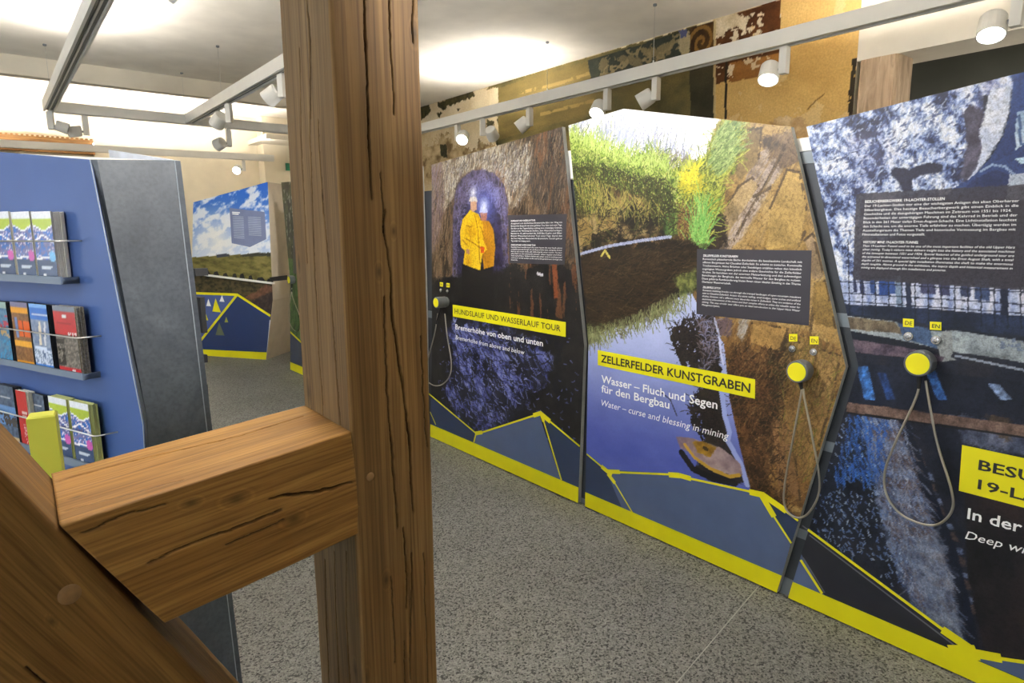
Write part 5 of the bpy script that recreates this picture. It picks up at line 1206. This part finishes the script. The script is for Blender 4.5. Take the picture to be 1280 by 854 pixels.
go = [tuple(gf), tuple(gd), tuple(gc), tuple(ga), tuple(gk)]
MB().prism(flat(GP, go, 0), -GP.N*.02).build('stone_flank', slate_m, stand)
# left folded edge between the blue board and the flank
A = [BP.pt(*bfoot, -.001), BP.pt(*bk, -.001), BP.pt(*bt[0], -.001)]; B = [GP.pt(*gf, -.001), GP.pt(*gk, -.001), GP.pt(*ga, -.001)]
MB().add(A+B, [(0, 3, 4, 1), (1, 4, 5, 2)]).add([p-GP.N*.02 for p in A+B], [(1, 4, 3, 0), (2, 5, 4, 1)]).build('folded_edge', slate_m, stand)
# right folded edge and the print board on the far side
e0, e1 = GP.st(226, 201), GP.st(303.5, 862)
ed = GRR*.9+heading(20)*.5; ed /= np.linalg.norm(ed)
wid = e0[0]-gc[0]
C0 = [GP.pt(*gd, 0), GP.pt(*gc, 0)]; D0 = [p+ed*wid for p in C0]
MB().prism([C0[0], C0[1], D0[1], D0[0]], -GP.N*.02).build('folded_edge', slate_m, stand)
lt_strip = plain('flank_seam', (150, 158, 168), .4)
MB().tube([GP.pt(*gd, .0005), GP.pt(*gc, .0005)], .0016, 6).build('flank_seam', lt_strip, stand)
MB().tube([BP.pt(*bfoot, .0002), BP.pt(*bk, .0002), BP.pt(*bt[0], .0002)], .0013, 6).build('flank_seam', lt_strip, stand)
bdir = heading(-43.); D1 = [p+bdir*.75 for p in D0]; D1[1] = D1[1]+ZUP*.10
MB().prism([D0[0], D0[1], D1[1], D1[0]], -GRR*.02).build('rear_board', plain('pale_rear_board', (206, 212, 226), .5), stand)
tz = BP.pt(sl_, bo[-1][1], -.02)
MB().prism([BP.pt(*bt[0], -.02), GP.pt(*ga, -.02), GP.pt(*gc, -.02), D0[1]+bdir*.5-ZUP*.02, tz+heading(20)*.25], -ZUP*.015).build('top_board', plain('white_board', (232, 232, 232), .5), stand)
# small black fittings on the far side of the flank
def fit(nm, px0, px1, dpt, mat):
    a, b = GP.st(*px0, -.06), GP.st(*px1, -.06)
    MB().box(GP.pt(a[0], b[1], -.06), GP.R*(b[0]-a[0]), ZUP*(a[1]-b[1]), -GP.N*dpt).build(nm, mat, stand)
fit('black_hook', (244, 336), (260.5, 344.5), .03, rubber); fit('black_holder', (250, 372), (259.5, 416), .04, rubber); fit('black_hook', (252, 444.5), (260, 453), .03, rubber); fit('black_holder', (256, 482), (262.5, 515), .03, rubber)

# ---- brochure shelves and the stacks on them
shelf_m = plain('shelf_grey', (98, 112, 132), .45, var=.02)
SD = .048                                             # shelf depth
def shelf(px_l, px_r, lip_px, label, wire_px, ext=.0):
    """px_l / px_r: top of the lip at the left picture edge and at its right end"""
    a, b = BP.st(*px_l, SD), BP.st(*px_r, SD); z = (a[1]+b[1])/2; h = b[1]-BP.st(*lip_px, SD)[1]
    s1 = b[0]+ext; s0 = s1-.62
    root = thing('brochure_shelf', BP.pt((s0+s1)/2, z-h, .004), label, 'shelf', 'shelves of the blue stand')
    MB().box(BP.pt(s0, z-h, .001), BP.R*(s1-s0), BP.N*(SD-.006), ZUP*.010).build('shelf_board', shelf_m, root)
    MB().box(BP.pt(s0, z-h, SD-.006), BP.R*(s1-s0), BP.N*.006, ZUP*h).build('front_lip', shelf_m, root)
    MB().box(BP.pt(s1-.004, z-h, .001), BP.R*.004, BP.N*(SD-.006), ZUP*h*.9).build('end_lip', shelf_m, root)
    wz = BP.st(*wire_px[0], SD+.006)[1]; w1 = max(BP.st(*wire_px[1], SD+.006)[0], s1+.006)
    MB().tube([BP.pt(s0+.02, wz, SD+.006), BP.pt(w1-.008, wz, SD+.006), BP.pt(w1, wz, SD), BP.pt(w1+.012, wz, .001)], .0022, 8).build('retaining_wire', wire_m, root)
    return s0, s1, z-h+.010
s1r = shelf((0, 343), (75, 345.5), (75, 355), 'top grey shelf of the blue stand holding leaflets', [(20, 301.5), (72, 301)])
s2r = shelf((0, 448), (94, 466.6), (94, 474.5), 'middle grey shelf of the blue stand holding city brochures', [(20, 412.5), (97, 420)], .035)
s3r = shelf((22, 553), (108, 580), (108, 589), 'lowest grey shelf of the blue stand, partly behind the oak rail', [(60, 530), (119, 542)], .05)
cover_mat = print_mat('glossy_cover', .25, .05, 300., .5)
paper_m = plain('paper_white', (232, 230, 220), .7); paper_l = plain('paper_lime_edge', (206, 212, 140), .7); dark_pap = plain('paper_dark_edge', (38, 40, 46), .6); paper_g = plain('paper_grey_edge', (150, 144, 132), .7, var=.2, scale=200.)
def cover_art(kind, u, v, rs):
    """u right, v up, both 0..1; printed cover colours"""
    n = fbm(u*9+rs, v*17, 4, rs); n2 = fbm(u*22+rs, v*40, 3, rs+9); c = np.zeros((len(u), 3))
    def put(m, col): c[m] = col
    if kind == 'lime':
        c[:] = (60, 78, 112); photo = v > .30
        c[photo] = (np.array([70, 96, 150])*(1-n2[:, None])+np.array([150, 130, 170])*n2[:, None])[photo]
        put((v > .30) & (n > .56), (60, 110, 190)); put((v > .3) & (n2 > .66), (206, 200, 226))
        put(v > .80-.09*(1-np.abs(u-.55)*2), (176, 196, 70)); put(v > .905, (226, 230, 238))
        put(np.abs(v-(.80-.09*(1-np.abs(u-.55)*2))) < .012, (240, 244, 250))
        put((np.abs(v-(.56+.10*(1-np.abs(u-.45)*2.2))) < .013), (244, 246, 250)); put(np.abs(v-(.30+.05*u)) < .014, (240, 242, 248))
        put(((u-.84)/.17)**2+((v-.345)/.075)**2 < 1, ((196, 92, 170), (110, 176, 226))[rs % 2])
        for k in range(3): put((np.abs(v-(.19-.03*k)) < .007) & (u > .22) & (u < .8-.1*k), (190, 200, 216))
        put((u > .25) & (u < .42) & (v > .03) & (v < .075), (226, 230, 238))
    elif kind == 'teal':
        c[:] = (np.array([40, 90, 130])*(1-n[:, None])+np.array([120, 160, 190])*n[:, None]); put((v > .55) & (v < .78) & (n > .5), (170, 60, 80)); put(v > .9, (150, 176, 170)); put((v < .35) & (n2 > .55), (60, 140, 190)); put((v > .4) & (v < .52) & (n > .52), (190, 160, 110))
    elif kind == 'orange':
        c[:] = (np.array([90, 60, 40])*(1-n2[:, None])+np.array([170, 120, 70])*n2[:, None]); put(v > .92, (120, 116, 150)); put((v > .83) & (v < .92), (226, 156, 46)); put((v > .45) & (v < .72) & (u > .35), (220, 96, 36)); put((v > .45) & (v < .72) & (np.abs(u-.62) < .03), (60, 40, 30)); put((u > .15) & (u < .3) & (v > .42) & (v < .76), (110, 130, 180)); put((v > .30) & (v < .38), (232, 168, 56)); put(v < .06, (226, 156, 46))
    elif kind == 'blue':
        c[:] = (np.array([60, 84, 130])*(1-n[:, None])+np.array([180, 190, 206])*n[:, None]); put(v > .76, (52, 110, 196)); put(v > .95, (120, 170, 230)); put((np.abs(v-.84) < .012) & (u > .1), (200, 216, 240))
        put((v > .35) & (v < .74) & (np.abs(u-.45-.25*(v-.5)) < .06), (226, 216, 196)); put((v > .35) & (v < .74) & (np.abs(u-.72-.3*(v-.5)) < .05), (210, 214, 222)); put((v < .34) & (v > .28) & (u > .05) & (u < .75), (206, 222, 244)); put((v < .28) & (n2 > .5), (196, 210, 232)); put(v < .06, (64, 130, 214))
    elif kind == 'red':
        c[:] = (np.array([60, 58, 56])*(1-n2[:, None])+np.array([160, 150, 140])*n2[:, None]); put(v > .56, (182, 42, 48)); put(v > .91, (110, 118, 134)); put((v > .82) & (v < .87) & (u > .42) & (u < .6), (230, 226, 230)); put((v > .74) & (v < .76) & (u > .1) & (u < .8), (140, 34, 40)); put(v < .085, (190, 44, 50)); put((v > .1) & (v < .5) & (u < .35) & (n > .5), (50, 46, 44)); put((v < .62) & (v > .55) & (u > .6) & (n2 > .5), (230, 220, 220)); put((v < .05) & (u > .6) & (u < .75) & (v > .02), (240, 230, 230))
    elif kind == 'slate':
        c[:] = (np.array([48, 60, 80])*(1-n[:, None])+np.array([110, 126, 150])*n[:, None]); put((v > .3) & (v < .65), (96, 136, 190)); put((v > .3) & (v < .5) & (n > .45), (70, 66, 66)); put((v > .78) & (v < .8) & (u > .2) & (u < .8), (190, 196, 206)); put(v < .1, (196, 170, 130))
    elif kind == 'crimson':
        c[:] = (186, 52, 50); put((np.abs(v-.62) < .02) & (u > .4) & (u < .9), (230, 200, 196)); put((np.abs(v-.55) < .015) & (u > .4) & (u < .8), (226, 190, 186)); put((v < .4) & (n2 > .6) & (u > .4), (226, 170, 170))
    return lin(np.clip(c*(.93+.14*n2[:, None]), 0, 255))
def brochures(kind, tl, tr, bl, br, shelf_z, depth, label, edge=paper_m, off=SD-.010, cat='brochures', group=None, sheets=6, rs=1, tilt=.0):
    """stack of identical brochures leaning on the blue board; corners of the front cover as measured at distance off"""
    a, b, d = BP.st(*tl, off), BP.st(*tr, off), BP.st(*bl, off)
    w = b[0]-a[0]; s0 = (a[0]+d[0])/2; top = (a[1]+b[1])/2; lean = d[0]-a[0]
    root = thing('brochure_stack', BP.pt(s0+w/2, shelf_z, off-depth/2), label, cat, group)
    H = top-shelf_z; t = depth/sheets
    for k in range(sheets):
        o = off-t*(k+1)
        wob = (random.random()-.5)*.004; dh = -random.random()*.004*(k > 0)
        m = MB(); z0 = shelf_z+.0005
        m.box(BP.pt(s0+wob, z0, o), BP.R*w, BP.N*(t*.86), ZUP*(H+dh)+BP.R*tilt); m.build('brochure', edge, root)
    nu, nv = 22, 44
    U, V = np.meshgrid(np.linspace(0, 1, nu), np.linspace(0, 1, nv)); U = U.ravel(); V = V.ravel()
    P = np.array([BP.pt(s0+w*x+tilt*y, shelf_z+.001+H*.998*y, off-t*.14+.0006) for x, y in zip(U, V)])
    i = np.arange(nv-1)[:, None]*nu+np.arange(nu-1)[None, :]; F = np.stack([i, i+1, i+nu+1, i+nu], -1).reshape(-1, 4)
    big_mesh('front_cover', P, F, cover_art(kind, U, V, rs), cover_mat, root)
    return root
random.seed(11)
G1 = 'brochure stacks on the blue stand'
brochures('lime', (-14, 265), (9, 265), (-2, 341), (20, 342), s1r[2], .034, 'white and lime leaflets on the top shelf, leftmost at the picture edge', group=G1, rs=2)
brochures('lime', (11.7, 265), (34.4, 265), (24.6, 341), (45, 343), s1r[2], .034, 'white and lime leaflets with a pink dot, middle of the top shelf', group=G1, rs=4)
brochures('lime', (37, 265), (61, 264.5), (50, 343), (73, 344), s1r[2], .034, 'white and lime leaflets with a blue dot, right end of the top shelf', group=G1, rs=3, sheets=9)
brochures('teal', (-16, 377), (5, 377), (-3, 448), (17, 449), s2r[2], .024, 'teal city brochures on the middle shelf at the picture edge', group=G1, rs=5, edge=dark_pap)
brochures('orange', (11.7, 378), (32.6, 378), (22, 450), (42.4, 453.6), s2r[2], .024, 'orange and brown brochures on the middle shelf', group=G1, rs=6, edge=dark_pap)
brochures('blue', (35, 380.5), (57, 380.5), (45.5, 455), (67, 459), s2r[2], .024, 'bright blue brochures on the middle shelf', group=G1, rs=7, edge=dark_pap)
brochures('red', (64.6, 383), (91.6, 383), (75, 458.6), (99, 464), s2r[2], .024, 'red brochures with grey pages, right end of the middle shelf', group=G1, rs=8, edge=paper_g, sheets=8)
brochures('slate', (-6, 481), (15, 483), (3, 542), (22, 552), s3r[2], .024, 'slate blue picture brochures at the left of the lowest shelf', group=G1, rs=9, edge=dark_pap)
brochures('crimson', (20, 488), (33, 491), (27, 556), (40, 560), s3r[2], .024, 'small red booklets between dark ones on the lowest shelf', group=G1, rs=10, edge=paper_m)
brochures('slate', (37, 492), (54, 494), (46, 562), (60, 566), s3r[2], .012, 'dark booklets behind the yellow block on the lowest shelf', group=G1, rs=12, edge=dark_pap, off=SD-.028)
brochures('lime', (59, 496), (81.4, 499), (70, 570), (94, 574), s3r[2], .024, 'lime and white guide brochures left of their twin on the lowest shelf', group=G1, rs=14, edge=paper_l)
brochures('lime', (86.5, 502), (110, 505), (95, 574), (119, 577), s3r[2], .024, 'lime and white guide brochures at the right end of the lowest shelf', group=G1, rs=16, edge=paper_l, sheets=8)
# yellow post standing between frame and stand
yp = CAM + aim(37, 560)*(1.50/np.hypot(*aim(37, 560)[:2])); yn = heading(-30.); yr_ = heading(60.)
ztop = hit(48, 523, FW*np.array([1, 1, 0])/np.linalg.norm(FW[:2]), (yp@(FW*np.array([1, 1, 0])))/np.linalg.norm(FW[:2]))[2]
o_ = np.array([yp[0], yp[1], 0.])
lime_y = plain('lime_yellow_block', (230, 234, 92), .5, var=.01)
wv = 25*1.47/FPX
ysign = thing('marker_post', o_+yr_*wv/2, 'bright yellow square post top standing between oak rail and brochures', 'marker post')
MB().box(o_-yr_*.05-yn*.04, yr_*(wv+.1), yn*.12, ZUP*.015).build('foot_plate', dark_frame, ysign)
MB().rings([[o_+ZUP*z+yr_*a+yn*b for a, b in ((i, i), (wv-i, i), (wv-i, .045-i), (i, .045-i))] for z, i in ((.015, 0), (ztop-.003, 0), (ztop, .003))]).build('yellow_shaft', lime_y, ysign)

# ================================================================== FAR END
fa, fb = at_z(254.6, 445.5), at_z(332.7, 450.7)
FR_ = (fb-fa)/np.linalg.norm(fb-fa); FNN = np.cross(FR_, ZUP)
if FNN@FW > 0: FNN = -FNN
FPn = Plane(fa, FR_, FNN)
def paint_sky(c):
    S, T = c.S, c.T; c.d[:] = .12
    k = smooth01(T, 1.05, 2.1)[:, None]
    c.c = np.array([226, 234, 246.])*(1-k)+np.array([44, 104, 204.])*k
    cl = c.n(3.2, 6, 5, 44, 20); c.put(cl > .47, (240, 244, 252), np.clip((cl-.47)*7, 0, .95))
    c.glow((272, 300), .5, (255, 252, 244), .9)
    c.fill([(230, 322.5), (265, 320), (300, 318), (350, 318), (350, 400), (230, 400)], c.tone(c.n(5, 18, 4, rot=-6), (78, 74, 36), (112, 106, 56), (134, 124, 72)))
    c.fill([(300, 319), (318, 316), (345, 316), (345, 320), (300, 321)], (52, 54, 46), .01, 12); c.fill([(270, 318), (286, 317), (287, 321), (271, 322)], (60, 66, 84))
    c.fill([(230, 343), (345, 352), (345, 400), (230, 400)], c.tone(c.n(14, 22, 4), (36, 34, 24), (76, 68, 44), (96, 84, 58)))
    c.fill([(305, 372), (330, 358), (345, 356), (345, 362), (320, 376)], c.tone(c.n(18), (92, 62, 46), (128, 92, 72)), .03, 9)
    c.fill([(315, 376), (345, 362), (345, 400), (320, 395)], c.tone(c.n(18), (44, 38, 38), (76, 62, 56)), .03, 9)
LS = [FPn.st(243, 445), FPn.st(239, 375), FPn.st(241.5, 253)]; RS = [FPn.st(332.7, 450.7), FPn.st(341, 375), FPn.st(334.6, 227.5)]
LS[0][1] = .01; RS[0][1] = .01
pans, _ = make_panel(FPn, LS, RS, [LS[-1], RS[-1]], paint_sky, 150, 200, 'distant panel of blue sky over a field with small triangle trees', group='free standing panels', edge=beige)
base_strip(FPn, pans, LS, RS, FPn.st(254.6, 437)[1], FPn.st(332.7, 440.5)[1])
blue_v = plain('violet_blue_print', (74, 92, 148), .4, var=.02); navy2 = plain('deep_blue_print', (38, 56, 100), .4, var=.02)
facets(FPn, pans, [([(235, 366), (296, 368.5), (252, 425), (235, 445)], blue_v), ([(296, 368.5), (337.5, 395), (333, 445), (240, 440), (252, 425)], navy2)], LS, RS)
yellow_lines(FPn, [((240, 366.5), (296, 368.5), .03), ((296, 368), (338, 395), .03), ((296.5, 368.5), (250, 427), .03)], pans, .0016)
for p, mt in (([(264, 383), (260.5, 373.5), (258, 382.5)], white_ink), ([(280.8, 377.5), (277.5, 369), (274.5, 377)], white_ink), ([(276.3, 390.5), (269.5, 373), (265.5, 389.5)], yellow), ([(260.5, 400.5), (255.3, 386.5), (251.8, 400)], yellow), ([(285.5, 403), (282.8, 396), (280.8, 403)], plain('olive_print', (170, 170, 60), .4)), ([(280.8, 419.5), (274, 403), (269.5, 419)], plain('dull_olive_print', (104, 112, 84), .4))):
    flat_part('printed_triangle', FPn, FPn.poly(p), .0018, mt, pans)
grey_blue = plain('text_board_blue_grey', (122, 132, 168), .4, var=.03)
tb = flat_part('text_board', FPn, FPn.poly([(287, 260), (331, 265), (333, 299), (312.5, 309), (289.8, 304)]), .0014, grey_blue, pans)
m = MB()
for k in range(2): 
    for a, b in [((290.3+k*.2, 265.4+k*2), (300-k*1.5, 266+k*2))]: stroke(m, FPn, FPn.st(*a), FPn.st(*b), .014, .002)
m.build('heading_lines', white_ink, tb)
m = MB()
for k in range(13):
    stroke(m, FPn, FPn.st(291+k*.12, 271+k*2.15), FPn.st(304.5+k*.1, 271.4+k*2.2), .008, .002)
    if k < 11: stroke(m, FPn, FPn.st(310+k*.12, 271.5+k*2.2), FPn.st(326+k*.1, 272.2+k*2.25), .008, .002)
m.build('text_lines', plain('pale_text', (176, 186, 206), .5), tb)
# beige side of that stand, folded back behind it
bk_ = at_z(363, 440)-fb; bk_ /= np.linalg.norm(bk_)
pr = [FPn.pt(*q, -.003) for q in RS]
MB().add(pr+[p+bk_*.9 for p in pr], [(0, 1, 4, 3), (1, 2, 5, 4)]).add([p-FNN*-.0+np.cross(bk_, ZUP)*-.02 for p in pr]+[p+bk_*.9+np.cross(bk_, ZUP)*-.02 for p in pr], [(3, 4, 1, 0), (4, 5, 2, 1)]).build('beige_side', beige, pans)
# narrow relief ledge with dark triangles across the sky panel
led = thing('relief_ledge', FPn.pt(*FPn.st(300, 353, .03), .03), 'narrow white ledge with dark zigzag relief across the sky panel', 'ledge')
a, b = FPn.st(244, 343.5, .04), FPn.st(341, 355.5, .04)
MB().box(FPn.pt(*a, .002), FPn.R*(b[0]-a[0])+ZUP*(b[1]-a[1]), FPn.N*.04, ZUP*.02).build('ledge_board', white_metal, led)
for x0, w, h in ((252, 9, 6), (264, 8, 6.5), (276, 7, 6), (288, 6, 7), (297, 7, 8), (308, 6, 7), (318, 12, 6), (331, 9, 6)):
    y0 = 343.5+(x0-244)*.1237
    q = [FPn.st(x0, y0-1, .04), FPn.st(x0+w, y0-1+w*.12, .04), FPn.st(x0+w*.62, y0-h, .04), FPn.st(x0+w*.2, y0-h*.9, .04)]
    MB().prism(flat(FPn, q, .012)[::-1], -FPn.N*.008).build('dark_triangle', rubber, led)
# dark strap from the ledge to the forest panel's handset
q0 = FPn.pt(*FPn.st(338, 352, .05), .05); q1 = PF.pt(*PF.st(359.5, 350, .02), .02)
MB().box(q0, q1-q0, ZUP*.05, np.cross(q1-q0, ZUP)/np.linalg.norm(q1-q0)*.006).build('barrier_strap', rubber)
tag(bpy.data.objects['barrier_strap'], 'dark strap stretched from the sky panel ledge to the forest panel', 'strap')
# emergency exit sign on the pier
ey = YB-.32-.002
c0 = at_y(356.5, 204, ey); c1 = at_y(370, 214, ey)
ex = thing('exit_sign', ((c0[0]+c1[0])/2, ey, c1[2]), 'green and white emergency exit sign at the edge of the oak post', 'sign')
MB().aabb(c0[0], c1[0], ey-.03, ey, c1[2], c0[2]).build('sign_box', plain('exit_green', (40, 120, 90), .4), ex)
ww_ = c1[0]-c0[0]; hh_ = c0[2]-c1[2]
MB().aabb(c0[0]+ww_*.40, c0[0]+ww_*.94, ey-.033, ey-.03, c1[2]+hh_*.12, c0[2]-hh_*.12).build('door_symbol', white_ink, ex)
# old wooden beam on the back wall, with a toothed upper moulding
beam_m, nt_, bs_ = new_mat('old_beam_wood')
f_ = noise(nt_, coords(nt_, (3, 30, 40)), 1., 7, .6, .5)
nt_.links.new(ramp(nt_, f_, [(.3, (92, 62, 28)), (.55, (146, 104, 54)), (.75, (176, 134, 78))]), bs_.inputs['Base Color']); bs_.inputs['Roughness'].default_value = .7
zt_, zb_ = at_y(100, 176, YB)[2], at_y(100, 193.5, YB)[2]; xr_ = at_y(117, 185, YB)[0]
wb = thing('wall_beam', (-.2, YB-.06, zb_), 'old brown timber beam with toothed moulding on the back wall above the blue stand', 'beam')
MB().aabb(-2.2, xr_, YB-.10, YB, zb_, zt_-.09).build('beam_face', beam_m, wb)
MB().aabb(-2.2, xr_-.01, YB-.16, YB, zt_-.09, zt_).build('upper_moulding', beam_m, wb)
x = -2.2+.02
tooth = None
while x < xr_-.05:
    tooth = MB().aabb(x, x+.03, YB-.17, YB-.10, zt_, zt_+.02).build('tooth', beam_m, wb) if tooth is None else tooth
    if x > -2.17:
        o = tooth.copy(); COL.objects.link(o); o.parent = wb; o.location.x = x-(-2.18)
    x += .062
